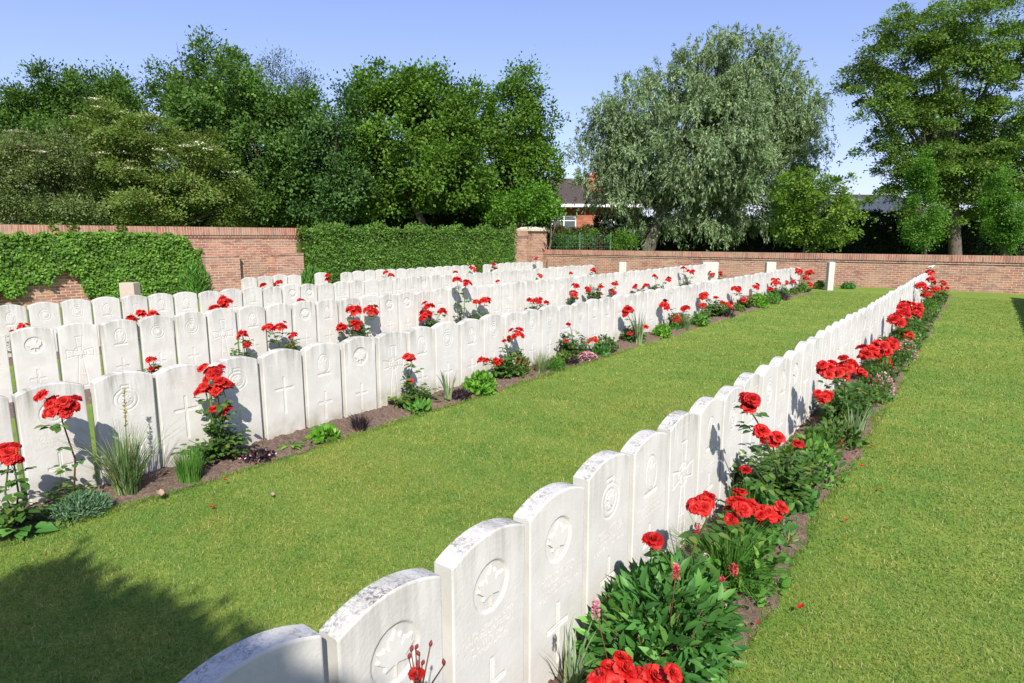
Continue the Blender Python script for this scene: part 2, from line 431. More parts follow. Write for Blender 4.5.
def stone_depth(kind, Y, Z):
    d = np.zeros_like(Y); e = .005
    def cut(sd, dep): return np.maximum(d, dep * smooth01(sd, e))
    if kind in ('maple', 'oval', 'ring'):
        if kind == 'maple': d = cut(sd_circle(Y, Z, 0, .615, .088), .007)
        if kind == 'ring':
            d = cut(np.abs(sd_circle(Y, Z, 0, .612, .078)) - .0028, .005); d = cut(np.abs(sd_circle(Y, Z, 0, .612, .050)) - .0025, .0045); d = cut(np.abs(sd_box(Y, Z, 0, .70, .026, .014)) - .003, .005)
        if kind == 'oval': d = cut(np.abs(np.hypot(Y / .062, (Z - .61) / .09) * .07 - .07) - .003, .005); d = cut(sd_box(Y, Z, 0, .515, .07, .009), .005)
        d = cut(sd_cross(Y, Z, .215, .13, .072, .0085), .0055)
    if kind == 'cross': d = cut(sd_cross(Y, Z, .40, .165, .088, .0085, .68), .0055)
    if kind == 'bigcross':
        sd = sd_flare(Y, Z, .40, .30, .135, .016, .046, .47)
        d = cut(np.abs(sd) - .003, .0055); d = cut(np.abs(sd_circle(Y, Z, 0, .47, .066)) - .0028, .005)
    return d

def stone_body(kind, ny=84, nz=170):
    ys = np.linspace(-SW / 2, SW / 2, ny); ts = np.linspace(0, 1, nz)
    Tm, Ym = np.meshgrid(ts, ys, indexing='ij'); Zm = Tm * ztop(Ym)
    D = stone_depth(kind, Ym, Zm)
    X = np.full_like(D, ST / 2) - D
    X[:, 0] -= .004; X[:, -1] -= .004; X[-1, :] -= .004
    X += rng.normal(0, .00025, X.shape)
    V = np.stack([X, Ym, Zm - 0.04 * (Tm == 0)], -1).reshape(-1, 3)
    i = np.arange(ny * (nz - 1)).reshape(nz - 1, ny)[:, :-1].ravel()
    Fq = [tuple(q) for q in np.stack([i, i + 1, i + 1 + ny, i + ny], 1)]
    mb = MB(); mb.add(V, Fq, True)
    idx = lambda r, c: r * ny + c
    rim = [idx(r, 0) for r in range(0, nz, 13)] + [idx(nz - 1, c) for c in range(0, ny, 4)] + [idx(r, ny - 1) for r in range(nz - 1, -1, -13)]
    seen = []; [seen.append(k) for k in rim if k not in seen]
    # full rim so that the edge stays closed
    full = [idx(r, 0) for r in range(nz)] + [idx(nz - 1, c) for c in range(1, ny)] + [idx(r, ny - 1) for r in range(nz - 2, -1, -1)]
    fr = V[full]; bk = fr.copy(); bk[:, 0] = -ST / 2
    for c in (0,):
        bk[:, 0] = -ST / 2
    n = len(full); mb.add(np.concatenate([fr, bk]), [(k, k + n, k + 1 + n, k + 1) for k in range(n - 1)], False)
    mb.add(bk, [tuple(range(n - 1, -1, -1))], False)
    return mb.mesh('headstone_body_' + kind, M['stone'])

def relief(name, loops2d, x0, x1, m=None, shrink=.8):
    """raised flat-topped shape with sloping sides; loops2d are outlines in (y, z)"""
    mb = MB()
    for L in loops2d:
        L = np.asarray(L, float); n = len(L); c = L.mean(0)
        dn = np.roll(L, -1, 0) - np.roll(L, 1, 0); nn = np.stack([dn[:, 1], -dn[:, 0]], 1); nn /= np.linalg.norm(nn, axis=1, keepdims=True) + 1e-9
        inn = L - nn * .0022
        a = np.column_stack([np.full(n, x0), L]); b = np.column_stack([np.full(n, x1), inn])
        mb.add(np.concatenate([a, b]), [(k, (k + 1) % n, (k + 1) % n + n, k + n) for k in range(n)] + [tuple(range(n, 2 * n))], False)
    return mb.mesh(name, m or M['stone'])

LEAF = [(0, -1), (.06, -.45), (.1, -.42), (.55, -.52), (.50, -.32), (.95, .05), (.82, .12), (.90, .42), (.60, .36), (.52, .50), (.28, .22), (.36, .72), (.18, .64), (0, 1.0)]
LEAF = LEAF + [(-x, y) for x, y in LEAF[-2:0:-1]]
FR = ST / 2
def badge_mesh(kind):
    if kind == 'maple': return relief('badge', [[(x * .074, .615 + z * .076) for x, z in LEAF]], FR - .008, FR + .001)
    if kind == 'ring':
        s = [(math.cos(k * PI / 8) * (.036 if k % 2 else .018), .612 + math.sin(k * PI / 8) * (.036 if k % 2 else .018)) for k in range(16)]
        crown = [(-.024, .690), (.024, .690), (.034, .716), (.016, .705), (0, .728), (-.016, .705), (-.034, .716)]
        return relief('badge', [s], FR - .003, FR + .0035)
    if kind == 'oval':
        a = [(-.012, .545), (.012, .545), (.024, .60), (.040, .655), (.012, .640), (0, .682), (-.012, .640), (-.040, .655), (-.024, .60)]
        b = [(-.045, .508), (.045, .508), (.045, .521), (-.045, .521)]
        return relief('badge', [a], FR - .004, FR + .0035)
    if kind == 'bigcross':
        s = [(math.cos(k * PI / 6) * (.044 if k % 2 else .026), .47 + math.sin(k * PI / 6) * (.044 if k % 2 else .026)) for k in range(12)]
        return relief('badge', [s], FR - .003, FR + .003)
    return None
def cross_outline(cz, hh, hw, s, up):
    zb = cz - hh + 2 * hh * up; z0, z1 = cz - hh, cz + hh
    return [(-s, z0), (s, z0), (s, zb - s), (hw, zb - s), (hw, zb + s), (s, zb + s), (s, z1), (-s, z1), (-s, zb + s), (-hw, zb + s), (-hw, zb - s), (-s, zb - s)]
def cross_mesh(kind):
    if kind == 'cross': return relief('cross', [cross_outline(.40, .160, .083, .0042, .68)], FR - .008, FR - .0035)
    if kind == 'bigcross': return relief('cross', [cross_outline(.215, .06, .03, .0045, .62)], FR - .002, FR + .002)
    return relief('cross', [cross_outline(.215, .125, .067, .0045, .62)], FR - .007, FR - .002)
def text_mesh(kind, seed):
    r = random.Random(seed); L = []
    zs = [.475, .448, .42, .393] if kind not in ('cross', 'bigcross') else ([.70, .672, .645] if kind == 'cross' else [.745, .12])
    for i, z in enumerate(zs):
        wline = r.uniform(.08, .135) if kind != 'bigcross' else r.uniform(.06, .1); y = -wline; hgt = .0155 if i != 1 else .018
        while y < wline:
            wl = r.choice([.010, .013, .015]); k = r.random()
            L.append([(y, z), (y + .003, z), (y + .003, z + hgt), (y, z + hgt)])
            if k > .25: L.append([(y + .004, z), (y + wl, z), (y + wl, z + .003), (y + .004, z + .003)] if k < .6 else [(y + .004, z + hgt - .003), (y + wl, z + hgt - .003), (y + wl, z + hgt), (y + .004, z + hgt)])
            if k > .5: L.append([(y + wl - .003, z + .004), (y + wl, z + .004), (y + wl, z + hgt - .004), (y + wl - .003, z + hgt - .004)])
            y += wl + (.005 if r.random() > .18 else .016)
    return relief('inscription', L, FR - .001, FR + .0013)

KINDS = ['maple', 'ring', 'oval', 'cross', 'bigcross']
BODY = {k: stone_body(k) for k in KINDS}
BADGE = {k: badge_mesh(k) for k in KINDS}
CROSS = {k: cross_mesh(k) for k in KINDS}
TEXT = {k: [text_mesh(k, i * 7 + len(k)) for i in range(3)] for k in KINDS}
for k in KINDS:
    for me in [BADGE[k], CROSS[k]] + TEXT[k]:
        pass

def ordinal(n):
    s = 'th' if 10 <= n % 100 <= 20 else {1: 'st', 2: 'nd', 3: 'rd'}.get(n % 10, 'th')
    w = {1: 'first', 2: 'second', 3: 'third', 4: 'fourth', 5: 'fifth', 6: 'sixth', 7: 'seventh', 8: 'eighth', 9: 'ninth', 10: 'tenth'}
    return w.get(n, f'{n}{s}')
ROWNAME = {0: 'row beyond the right edge', 1: 'front row', 2: 'second row', 3: 'third row', 4: 'fourth row', 5: 'back row'}
LOOK = {'maple': 'headstone with round maple leaf badge', 'ring': 'headstone with round crowned badge', 'oval': 'headstone with oval regimental badge',
        'cross': 'headstone with slim plain cross', 'bigcross': 'headstone with broad flared cross'}
row1_kinds = ['maple', 'maple', 'maple', 'maple', 'ring', 'oval', 'bigcross', 'oval', 'ring', 'cross', 'ring', 'oval', 'maple', 'cross']
row2_kinds = {0: 'cross', 1: 'maple', 2: 'maple', 3: 'ring', 4: 'ring', 5: 'cross', 6: 'ring', 7: 'cross', 8: 'oval', 9: 'maple', 10: 'bigcross', 11: 'oval', 12: 'ring', 13: 'oval', 14: 'ring'}
row3_kinds = ['maple', 'bigcross', 'oval', 'ring', 'ring', 'bigcross', 'oval', 'cross']
STONES = {}
def headstone(r, i, y, kind, detail, total):
    o = empty('headstone', (ROWX[r] - ST / 2, y, random.uniform(-.012, .006)), random.gauss(0, .008))
    o.rotation_euler[0] = random.gauss(0, .005); o.rotation_euler[1] = random.gauss(0, .007)
    o.scale = (1, 1, random.uniform(.978, 1.014) * (1.045 if (r, i) == (1, 0) else 1))
    near = i + 1; far = total - i
    where = f'{ordinal(near)} from the near end of the {ROWNAME[r]}' if near <= far else f'{ordinal(far)} from the far end of the {ROWNAME[r]}'
    if r == 0: where = 'in the row beyond the right edge of the lawn'
    tag(o, ('white ' + LOOK[kind] if detail else 'white arched headstone') + ', ' + where, 'headstone', f'headstones of the {ROWNAME[r]}')
    if r == 0: o['label'] = 'white arched headstone ' + where
    b = link('slab', BODY[kind], o)
    lich = random.uniform(.75, 1.0) if (r == 1 and i < 10) else random.uniform(.05, .5)
    grime = random.uniform(.15, .75) if random.random() < .7 else random.uniform(.75, 1.0)
    algae = random.uniform(.0, .45) if r != 2 else random.uniform(.45, 1.0)
    if r == 1: grime *= .7; algae *= .7
    if r >= 2: grime = min(1, grime * 1.35 + .1)
    if r == 1 and i == 6: grime = 1.0
    b.color = (lich, grime, algae, 1)
    kids = []
    if detail:
        if BADGE[kind]: kids.append(link('badge', BADGE[kind], o))
        kids.append(link('cross', CROSS[kind], o))
        kids.append(link('inscription', TEXT[kind][i % 3], o))
        for c in kids: c.color = (0, 0, 0, 1)
    STONES[(r, i)] = o
    return o

PITCH = .42
def fill_row(r, y_first, y_end, kinds, ndetail):
    n = int((y_end - y_first) / PITCH)
    for i in range(n):
        k = kinds[i] if isinstance(kinds, list) and i < len(kinds) else (kinds.get(i) if isinstance(kinds, dict) else None)
        if k is None: k = random.choice(['maple', 'ring', 'oval', 'oval', 'cross', 'ring', 'bigcross'])
        headstone(r, i, y_first + i * PITCH + SW / 2 + random.gauss(0, .004), k, i < ndetail, n)
fill_row(1, 1.2935 - 2 * PITCH, 22.7, row1_kinds, 14)
fill_row(2, 1.179 - 3 * PITCH, 22.3, row2_kinds, 24)
y3 = on_x(10.5, 333, ROWX[3])[1]; fill_row(3, y3 - 2 * PITCH, 22.6, ['ring', 'ring'] + row3_kinds, 18)
y4 = on_x(28.5, 306, ROWX[4])[1]; fill_row(4, y4 - 2 * PITCH, 20.2, ['oval'] * 2, 14)
y5 = on_x(243, 281, ROWX[5])[1]
n5 = int((21.4 - y5) / PITCH); skip5 = {4, 6, 21}
tot = n5 - len([s for s in skip5 if s < n5]); j = 0
for i in range(n5):
    if i in skip5: continue
    headstone(5, j, y5 + i * PITCH + SW / 2, random.choice(KINDS), False, tot); j += 1
n0 = int((23.1 - 9.6) / PITCH)
for i in range(n0): headstone(0, i, 9.6 + i * PITCH + SW / 2, random.choice(KINDS), False, n0)

# square-topped white blocks standing between the row ends and the wall
def block(u, vt, vb, wpx, depth, label, m, name='stone_block'):
    p = at_depth(u, vb, depth); sc = depth / F
    h = max(.3, (at_depth(u, vt, depth)[2])); w = wpx * sc
    mb = MB(); b = .012
    mb.box(-w / 2, w / 2, -.11, .11, -.05, h - b)
    mb.add([(-w / 2, -.11, h - b + .001), (w / 2, -.11, h - b + .001), (w / 2, .11, h - b + .001), (-w / 2, .11, h - b + .001), (-w / 2 + b, -.11 + b, h), (w / 2 - b, -.11 + b, h), (w / 2 - b, .11 - b, h), (-w / 2 + b, .11 - b, h)],
           [(0, 1, 5, 4), (1, 2, 6, 5), (2, 3, 7, 6), (3, 0, 4, 7), (4, 5, 6, 7)])
    o = mb.build(name, m); o.location = (p[0], p[1], 0); o.rotation_euler[2] = YAW * .9
    tag(o, label, 'stone block', 'square stone blocks beside the walls'); return o
block(829, 262, 288, 5.5, 21.0, 'narrow white stone post on the lawn past the second row', M['blockstone'])
block(769, 262, 288, 9, 22.3, 'white flat-topped stone just behind the far end of the second row', M['blockstone'])
block(709, 262, 286, 15, 22.9, 'wide white flat-topped stone past the far end of the third row', M['blockstone'])
block(622, 262, 284, 7, 25.5, 'slim white flat-topped stone past the far end of the fourth row', M['blockstone'])
block(132, 282.5, 310, 15, 14.2, 'pinkish square stone block in front of the ivy', M['pinkstone'])

# ------------------------------------------------------------------ walls
WY = 25.35
CORNER = np.array([-17.52, WY]); LEFTEND = np.array([-20.2, -6.0])
# low end wall, runs across the far ends of the rows
def wall_run(o, L, h, t, cop, name_cop='coping'):
    body = MB(); body.box(0, L, -t / 2, t / 2, -.2, h - cop - .075)
    body.build('wall_body', M['brick'], o)
    c = MB(); c.box(-.04, L + .04, -t / 2 - .055, t / 2 + .055, h - cop, h); c.build('coping', M['coping'], o)
    l = MB(); l.box(-.02, L + .02, -t / 2 - .028, t / 2 + .028, h - cop - .075, h - cop - .001); l.build('ledge', M['ledge'], o)
low = empty('low_brick_wall', (CORNER[0] + .44, WY + .16, 0))
tag(low, 'low red brick wall with upright brick coping across the far ends of the rows', 'wall')
wall_run(low, 46, 1.17, .32, .21)
# tall side wall
dv = CORNER - LEFTEND; LT = float(np.linalg.norm(dv)); ANG = math.atan2(dv[1], dv[0])
TALL_H = 2.06
tall = empty('tall_brick_wall', (LEFTEND[0], LEFTEND[1], 0), ANG)
tag(tall, 'taller red brick side wall partly covered by ivy at the left', 'wall')
wall_run(tall, LT - .93, TALL_H, .34, .24)
def wall_s(u, off=-.17):      # distance along the tall wall where the sight line of column u meets it
    d = ray(u, 240); e = dv / LT; nrm = np.array([e[1], -e[0]])
    o2 = LEFTEND + nrm * (-off)
    t = ((o2 - EYE[:2]) @ nrm) / (d[:2] @ nrm); p = EYE[:2] + d[:2] * t
    return float((p - LEFTEND) @ e)
def wall_z(u, v, off=-.17):
    s = wall_s(u, off); p = LEFTEND + dv / LT * s; dep = depth_of(p)
    return at_depth(u, v, dep)[2]
# brick pier with a stone cap where the two walls meet
pier = empty('brick_pier', (CORNER[0] - dv[0] / LT * .30, CORNER[1] - dv[1] / LT * .30, 0), ANG)
tag(pier, 'square brick pier with pale stone cap where the two walls meet', 'pier')
mb = MB(); mb.box(-.58, .58, -.40, .40, -.2, 2.05); mb.build('shaft', M['brick'], pier)
mb = MB(); mb.box(-.68, .68, -.50, .50, 2.05, 2.15)
mb.add([(-.68, -.50, 2.151), (.68, -.50, 2.151), (.68, .50, 2.151), (-.68, .50, 2.151), (-.5, -.30, 2.25), (.5, -.30, 2.25), (.5, .30, 2.25), (-.5, .30, 2.25)], [(0, 1, 5, 4), (1, 2, 6, 5), (2, 3, 7, 6), (3, 0, 4, 7), (4, 5, 6, 7)])
mb.build('cap', M['capstone'], pier)
# low brick bench block against the tall wall
s0, s1, s2, s3 = wall_s(204, -.6), wall_s(238, -.6), wall_s(274, -.6), wall_s(305, -.6)
bb = empty('brick_bench_block', (LEFTEND[0], LEFTEND[1], 0), ANG)
tag(bb, 'low brick block with two projecting ends against the side wall', 'brick block')
hb = wall_z(250, 254, -.5)
mb = MB(); mb.box(s1, s2, -.40, -.171, -.1, hb - .02); mb.build('middle', M['brick'], bb)
for a, b in ((s0, s1), (s2, s3)):
    mb = MB(); mb.box(a, b, -.62, -.172, -.1, hb - .05); mb.box(a - .015, b + .015, -.635, -.1725, hb - .049, hb + .012); mb.build('end_pier', M['darkbrick'], bb)

# ------------------------------------------------------------------ climbers on the walls
def to_wall(s, off, z):
    e = dv / LT; nrm = np.array([e[1], -e[0]])
    s = np.asarray(s)[:, None]; off = np.asarray(off)[:, None]
    p = LEFTEND + e * s + nrm * off
    return np.column_stack([p, z])
NRM = np.array([dv[1], -dv[0], 0]) / LT; EDIR = np.array([dv[0], dv[1], 0]) / LT

def ivy():
    n = 100000
    sa, sb = wall_s(-40), wall_s(199)
    s = rng.uniform(sa, sb, n); z = rng.uniform(0, TALL_H - .16, n)
    f = (s - sa) / (sb - sa)
    u_of = np.interp(s, [wall_s(u) for u in range(-40, 200, 8)], list(range(-40, 200, 8)))
    # lower outline: bare brick between u 15 and 75 at the foot
    gap = np.interp(u_of, [-40, 10, 35, 60, 74, 84, 140, 170, 185, 199], [.2, .42, .66, .9, .82, .12, -.1, .15, .5, .9]) + .09 * np.sin(s * 9) + .06 * np.sin(s * 23)
    top = np.interp(u_of, [-40, 60, 80, 130, 180, 199], [TALL_H - .2, TALL_H - .2, TALL_H - .1, TALL_H - .12, TALL_H - .22, 1.2]) + .05 * np.sin(s * 13)
    keep = (z > gap) & (z < top)
    keep &= ~((rng.random(n) < .6) & (np.sin(s * 3.1) * np.sin(z * 5 + s) > .75))
    s, z = s[keep], z[keep]; n = len(s)
    bul = .05 + .05 * np.sin(s * 4.2 + 1.3 * np.sin(z * 5)) * np.sin(z * 6.1 + s)
    off = .185 + np.abs(rng.normal(0, 1, n)) * .05 + bul * rng.random(n) ** .5
    P = to_wall(s, off, z)
    D = np.outer(rng.normal(0, .5, n), EDIR) + np.outer(-np.abs(rng.normal(.7, .3, n)), [0, 0, 1]) + np.outer(rng.uniform(.1, .6, n), NRM)
    N = NRM + rng.normal(0, .38, (n, 3)) + np.array([0, 0, .35])
    mi = foliage('ivy_leaf', (.06, .15, .016), (.125, .26, .026), (.22, .36, .05), 2.2, .3, .5, .25)
    o = leaves('ivy', P, D, N, rng.uniform(.05, .09, n), rng.uniform(.05, .08, n), mi)
    tag(o, 'bright green ivy spreading over the left part of the side wall', 'ivy')
ivy()
def spill(u0, u1, label, n):
    s = rng.uniform(wall_s(u0), wall_s(u1), n); z = TALL_H + rng.normal(.01, .05, n) - rng.random(n) * .2
    c = np.sin(s * 5.3) + np.sin(s * 11.7 + 1); k = rng.random(n) < np.clip(c * .5, 0, 1); s, z = s[k], z[k]; n = len(s)
    P = to_wall(s, .20 + rng.random(n) * .08, z)
    mi = foliage('spill_leaf', (.09, .13, .025), (.16, .21, .04), (.26, .27, .08), 2.2, .3)
    o = leaves('trailing_creeper', P, rnd_dirs(n) + np.array([0, 0, -.3]), NRM + rng.normal(0, .5, (n, 3)), .085, .06, mi)
    tag(o, label, 'creeper')
spill(50, 130, 'loose creeper sprigs trailing over the coping above the ivy', 700)

def hedge_mass(name, P0, P1, h, thick, n, lf, mi, label, cat, base=0.0, group=None, core=.30):
    P0, P1 = np.asarray(P0, float), np.asarray(P1, float); e = P1 - P0; L = np.linalg.norm(e); e /= L; nr = np.array([e[1], -e[0]])
    o = empty(name, (P0[0], P0[1], 0)); tag(o, label, cat, group)
    s = rng.uniform(0, L, n); face = rng.random(n)
    z = rng.uniform(base, h, n); w = np.sign(rng.random(n) - .5) * thick / 2 * (1 - .3 * rng.random(n) ** 2)
    top = face > .72; z[top] = h - .25 * rng.random(top.sum()) ** 2; w[top] = rng.uniform(-.5, .5, top.sum()) * thick
    lump = .07 * np.sin(s * 3.3 + z * 2) + .06 * np.sin(s * 7.9 + z * 4.1) + rng.normal(0, .035, n)
    lump = lump * (.15 if core > .4 else 1); w = w * (1 + lump * 1.5); z = z + np.where(top, lump * 1.3 + np.maximum(0, rng.normal(0, .06, n)), 0)
    P = np.column_stack([P0[0] + e[0] * s + nr[0] * w, P0[1] + e[1] * s + nr[1] * w, z]) - np.array([P0[0], P0[1], 0])
    out = np.column_stack([nr[0] * np.sign(w), nr[1] * np.sign(w), np.where(top, 1.2, .35)])
    D = rng.normal(0, .6, (n, 3)) + out * .5; N = out + rng.normal(0, .5, (n, 3))
    leaves('foliage', P, D, N, lf * rng.uniform(.7, 1.3, n), lf * .6 * rng.uniform(.7, 1.3, n), mi, o)
    # dense twiggy inside
    mb = MB(); ns = max(4, int(L / .35)); prof = []
    for k in range(ns + 1):
        a = L * k / ns; q = P0 + e * a - P0; t_ = thick * core * random.uniform(.8, 1.15); hh = (h - .3) * random.uniform(.9, 1.03) if core < .4 else h - .15 + random.uniform(-.06, .06)
        prof.append([(q[0] - nr[0] * t_, q[1] - nr[1] * t_, -.05), (q[0] - nr[0] * t_, q[1] - nr[1] * t_, hh - .1), (q[0], q[1], hh), (q[0] + nr[0] * t_, q[1] + nr[1] * t_, hh - .1), (q[0] + nr[0] * t_, q[1] + nr[1] * t_, -.05)])
    Vv = [p for pr in prof for p in pr]
    mb.add(Vv, [(i * 5 + j, i * 5 + j + 1, i * 5 + j + 6, i * 5 + j + 5) for i in range(ns) for j in range(4)] + [(0, 1, 2, 3, 4), tuple(ns * 5 + j for j in (4, 3, 2, 1, 0))], True)
    mb.build('inner_growth', mi, o)
    mb = MB()
    for k in range(int(L / .5)):
        a = (k + .5) * .5; q = P0 + e * a - P0
        mb.tube([(q[0], q[1], -.05), (q[0] + random.uniform(-.1, .1), q[1] + random.uniform(-.1, .1), h * .5), (q[0] + random.uniform(-.2, .2), q[1] + random.uniform(-.2, .2), h * .88)], [.04, .03, .012], 5)
    mb.build('branches', M['bark'], o)
    return o
mi = foliage('climber_leaf', (.065, .16, .025), (.125, .245, .038), (.26, .35, .075), 2.5, .3, .5, .25)
pa = to_wall([wall_s(300, -.45)], [.46], np.array([0.]))[0][:2]; pb = to_wall([wall_s(512, -.45)], [.46], np.array([0.]))[0][:2]
hedge_mass('clipped_climber', pa, pb, 2.02, .52, 46000, .085, mi, 'thick clipped green climber covering the side wall up to the pier', 'hedge')

# ------------------------------------------------------------------ trees
def tree(name, label, dist, lobes, mi, leaf=(.2, .12), layers=1.0, trunk_u=None, trunk_r=.16, clump=.5, droop=0.0, flat=0.0, aspect=1.0, group='trees beyond the walls', cat='tree', limbs=True, seed=1, flowers=0, base_v=None, cpm=.9, dens=1.0, edge=1.0, fmat=None, lower=.12, depthk=1.0):
    rs = np.random.default_rng(seed); rr = random.Random(seed); leaf = (leaf[0] * .7, leaf[1] * .7)
    sc = dist / F; lobes = [(u, v + max(0, 150 - v) * lower, a, b) for (u, v, a, b) in lobes]
    cen = [at_depth(u, v, dist) for (u, v, a, b) in lobes]
    tu = trunk_u if trunk_u is not None else sum(l[0] for l in lobes) / len(lobes)
    g = at_depth(tu, 300, dist); base = np.array([g[0], g[1], 0.0])
    o = empty(name, tuple(base)); tag(o, label, cat, group)
    fw = np.array([-SY, CY, 0]); rt = np.array([CY, SY, 0])
    Ps, Ds, Ns = [], [], []; flower_pts = []
    for (u, v, a, b), c in zip(lobes, cen):
        ra, rb = a * sc, b * sc; rd = (ra * .6 + rb * .4) * depthk
        c = c + fw * np.clip(rs.normal(0, .12 * rd), -.2 * rd, .2 * rd); lf0, lf1 = leaf
        area = 4 * PI * ((ra * rb) ** 1.6 / 3 + (ra * rd) ** 1.6 / 3 + (rb * rd) ** 1.6 / 3) ** (1 / 1.6)
        nc = max(6, int(area * cpm / (clump / .5) ** 2)); per = max(6, int(layers * dens * area / (leaf[0] * leaf[1] * .55) / nc))
        q = unit(rs.normal(size=(nc, 3))); rad = rs.uniform(.45, 1.0, nc) ** .55
        rad = rad * (1 + edge * .14 * np.clip(rs.normal(size=nc), -2, 1.5))
        cc = c + (q[:, :1] * ra * rt + q[:, 1:2] * rd * fw + q[:, 2:] * rb * np.array([0, 0, 1])) * rad[:, None]
        cc[:, 2] = np.maximum(cc[:, 2], .35)
        for k in range(nc):
            n = max(4, int(per * rs.uniform(.5, 1.5))); cs = clump * rs.uniform(.6, 1.3)
            out = unit(q[k] * np.array([1, 1, 1]) + np.array([0, 0, .35]))
            outw = unit(out[0] * rt + out[1] * fw + out[2] * np.array([0, 0, 1]))
            if droop > .5:      # hanging strands
                ns = max(2, n // 14); t = rs.random(n); sid = rs.integers(0, ns, n)
                so = rs.normal(0, cs * .65, (ns, 3)); sd = unit(outw * .8 + rs.normal(0, .35, (ns, 3)) + np.array([0, 0, .15]))
                ln = cs * rs.uniform(.5, 1.25, ns)
                x = so[sid] + sd[sid] * (t * ln[sid])[:, None] * .75; x[:, 2] -= (t ** 2) * ln[sid] * .85
                p = cc[k] + x + rs.normal(0, .035, (n, 3))
                d = sd[sid] * (1 - t)[:, None] + np.array([0, 0, -1.0]) * t[:, None] + rs.normal(0, .35, (n, 3))
                nn = outw + rs.normal(0, .55, (n, 3))
            else:
                x = rs.normal(0, cs * .5, (n, 3)); x[:, 2] *= (1 - flat)
                if flat > 0: x[:, 2] -= .25 * (x[:, 0] ** 2 + x[:, 1] ** 2) / max(cs, .1)
                p = cc[k] + x; d = unit(x + outw * cs * .4) + rs.normal(0, .45, (n, 3)) - np.array([0, 0, droop])
                nn = outw * .9 + np.array([0, 0, .55]) + rs.normal(0, .45, (n, 3))
            Ps.append(p); Ds.append(d); Ns.append(nn)
        if flowers:
            fr = [i for i in range(nc) if q[i][1] < .1 and q[i][2] > -.1 and rad[i] > .85]
            flower_pts += [cc[i] for i in fr]
    P = np.concatenate(Ps); n = len(P)
    kz = P[:, 2] > .12; P, Dd, Nn = P[kz], np.concatenate(Ds)[kz], np.concatenate(Ns)[kz]; n = len(P)
    s = rs.uniform(.65, 1.3, n)
    leaves('crown', P - base, Dd, Nn, leaf[0] * s, leaf[1] * s, mi, o)
    mb = MB()
    topc = cen[int(np.argmax([c[2] for c in cen]))]
    tt = np.array([topc[0], topc[1], topc[2] - .2]); mid = (base + tt) / 2 + np.array([rr.uniform(-.3, .3), rr.uniform(-.3, .3), 0])
    spine = [base + np.array([0, 0, -.2]), base * .82 + mid * .18 + np.array([rr.uniform(-.06, .06), 0, 0]), base * .45 + mid * .55, mid, (mid + tt) / 2 + np.array([rr.uniform(-.2, .2), 0, 0]), tt]
    mb.tube([p - base for p in spine], [trunk_r * 1.35, trunk_r, trunk_r * .88, trunk_r * .7, trunk_r * .42, trunk_r * .12], 9)
    if limbs:
        for c in cen:
            a = base + (mid - base) * rr.uniform(.5, 1.0); m2 = (a + c) / 2 + np.array([rr.uniform(-.3, .3), rr.uniform(-.3, .3), -.15 * np.linalg.norm(c - a) * .5])
            mb.tube([a - base, m2 - base, c - base], [trunk_r * .45, trunk_r * .28, trunk_r * .1], 6)
            for _ in range(4):
                d = np.array([rr.gauss(0, 1), rr.gauss(0, 1), rr.gauss(.3, .7)]); d = d / np.linalg.norm(d) * rr.uniform(.5, 1.3)
                mb.tube([m2 - base, (m2 + c) / 2 - base + d * .3, c - base + d], [trunk_r * .16, trunk_r * .1, trunk_r * .03], 5, cap=False)
    mb.build('trunk', M['bark'], o)
    if flowers and flower_pts:
        rr.shuffle(flower_pts)
        for p in flower_pts[:flowers]:
            k = 60; pp = np.column_stack([rs.normal(0, .13, k), rs.normal(0, .13, k), rs.normal(0, .02, k)])
            me = leaves('flower_head', pp, np.column_stack([rs.normal(0, 1, k), rs.normal(0, 1, k), np.full(k, .1)]), np.tile([0, -.3, 1.0], (k, 1)) + rs.normal(0, .3, (k, 3)), .07, .07, fmat or M['cream'], o)
            me.location = tuple(p - base + np.array([0, 0, .12]) - fw * .30)
    return o

fol = foliage
G_dark = fol('dark_broadleaf', (.044, .105, .018), (.085, .17, .026), (.16, .24, .05), .7, .32)
G_mid = fol('mid_broadleaf', (0.048, 0.125, 0.019), (0.096, 0.200, 0.029), (0.176, 0.272, 0.056), .6, .3)
G_maple = fol('maple_leaf_green', (.050, .115, .020), (.095, .19, .032), (.17, .27, .06), .7, .32)
G_elder = fol('elder_leaf', (.085, .165, .028), (.165, .24, .048), (.31, .27, .105), .9, .35)
G_olive = fol('dull_shrub_leaf', (.085, .135, .036), (.145, .20, .058), (.28, .28, .14), 1.2, .28)
G_blue = fol('bluish_leaf', (.040, .105, .026), (.080, .165, .036), (.14, .23, .06), .8, .3)
G_hazel = fol('hazel_leaf', (.055, .135, .014), (.11, .215, .024), (.20, .30, .05), .6, .33)
G_bright = fol('bright_bush_leaf', (0.069, 0.188, 0.018), (0.119, 0.275, 0.027), (0.200, 0.350, 0.050), .8, .35)
G_willow = fol('willow_leaf', (.11, .185, .075), (.225, .315, .145), (.42, .48, .31), .6, .32, .5, .3)
G_acer = fol('small_maple_leaf', (.085, .19, .02), (.155, .27, .034), (.27, .33, .06), 1.0, .35)
G_robinia = fol('feathery_leaf', (.065, .15, .024), (.135, .235, .036), (.26, .32, .075), .5, .35)
G_horn = fol('hornbeam_leaf', (0.057, 0.158, 0.018), (0.105, 0.255, 0.027), (0.180, 0.330, 0.053), 1.0, .32)
G_sparse = fol('ash_leaf', (.055, .10, .030), (.10, .15, .05), (.18, .22, .10), 1.0, .3)
G_hedge = fol('hedge_leaf', (0.016, 0.042, 0.010), (0.033, 0.072, 0.016), (0.065, 0.111, 0.026), 1.0, .2)

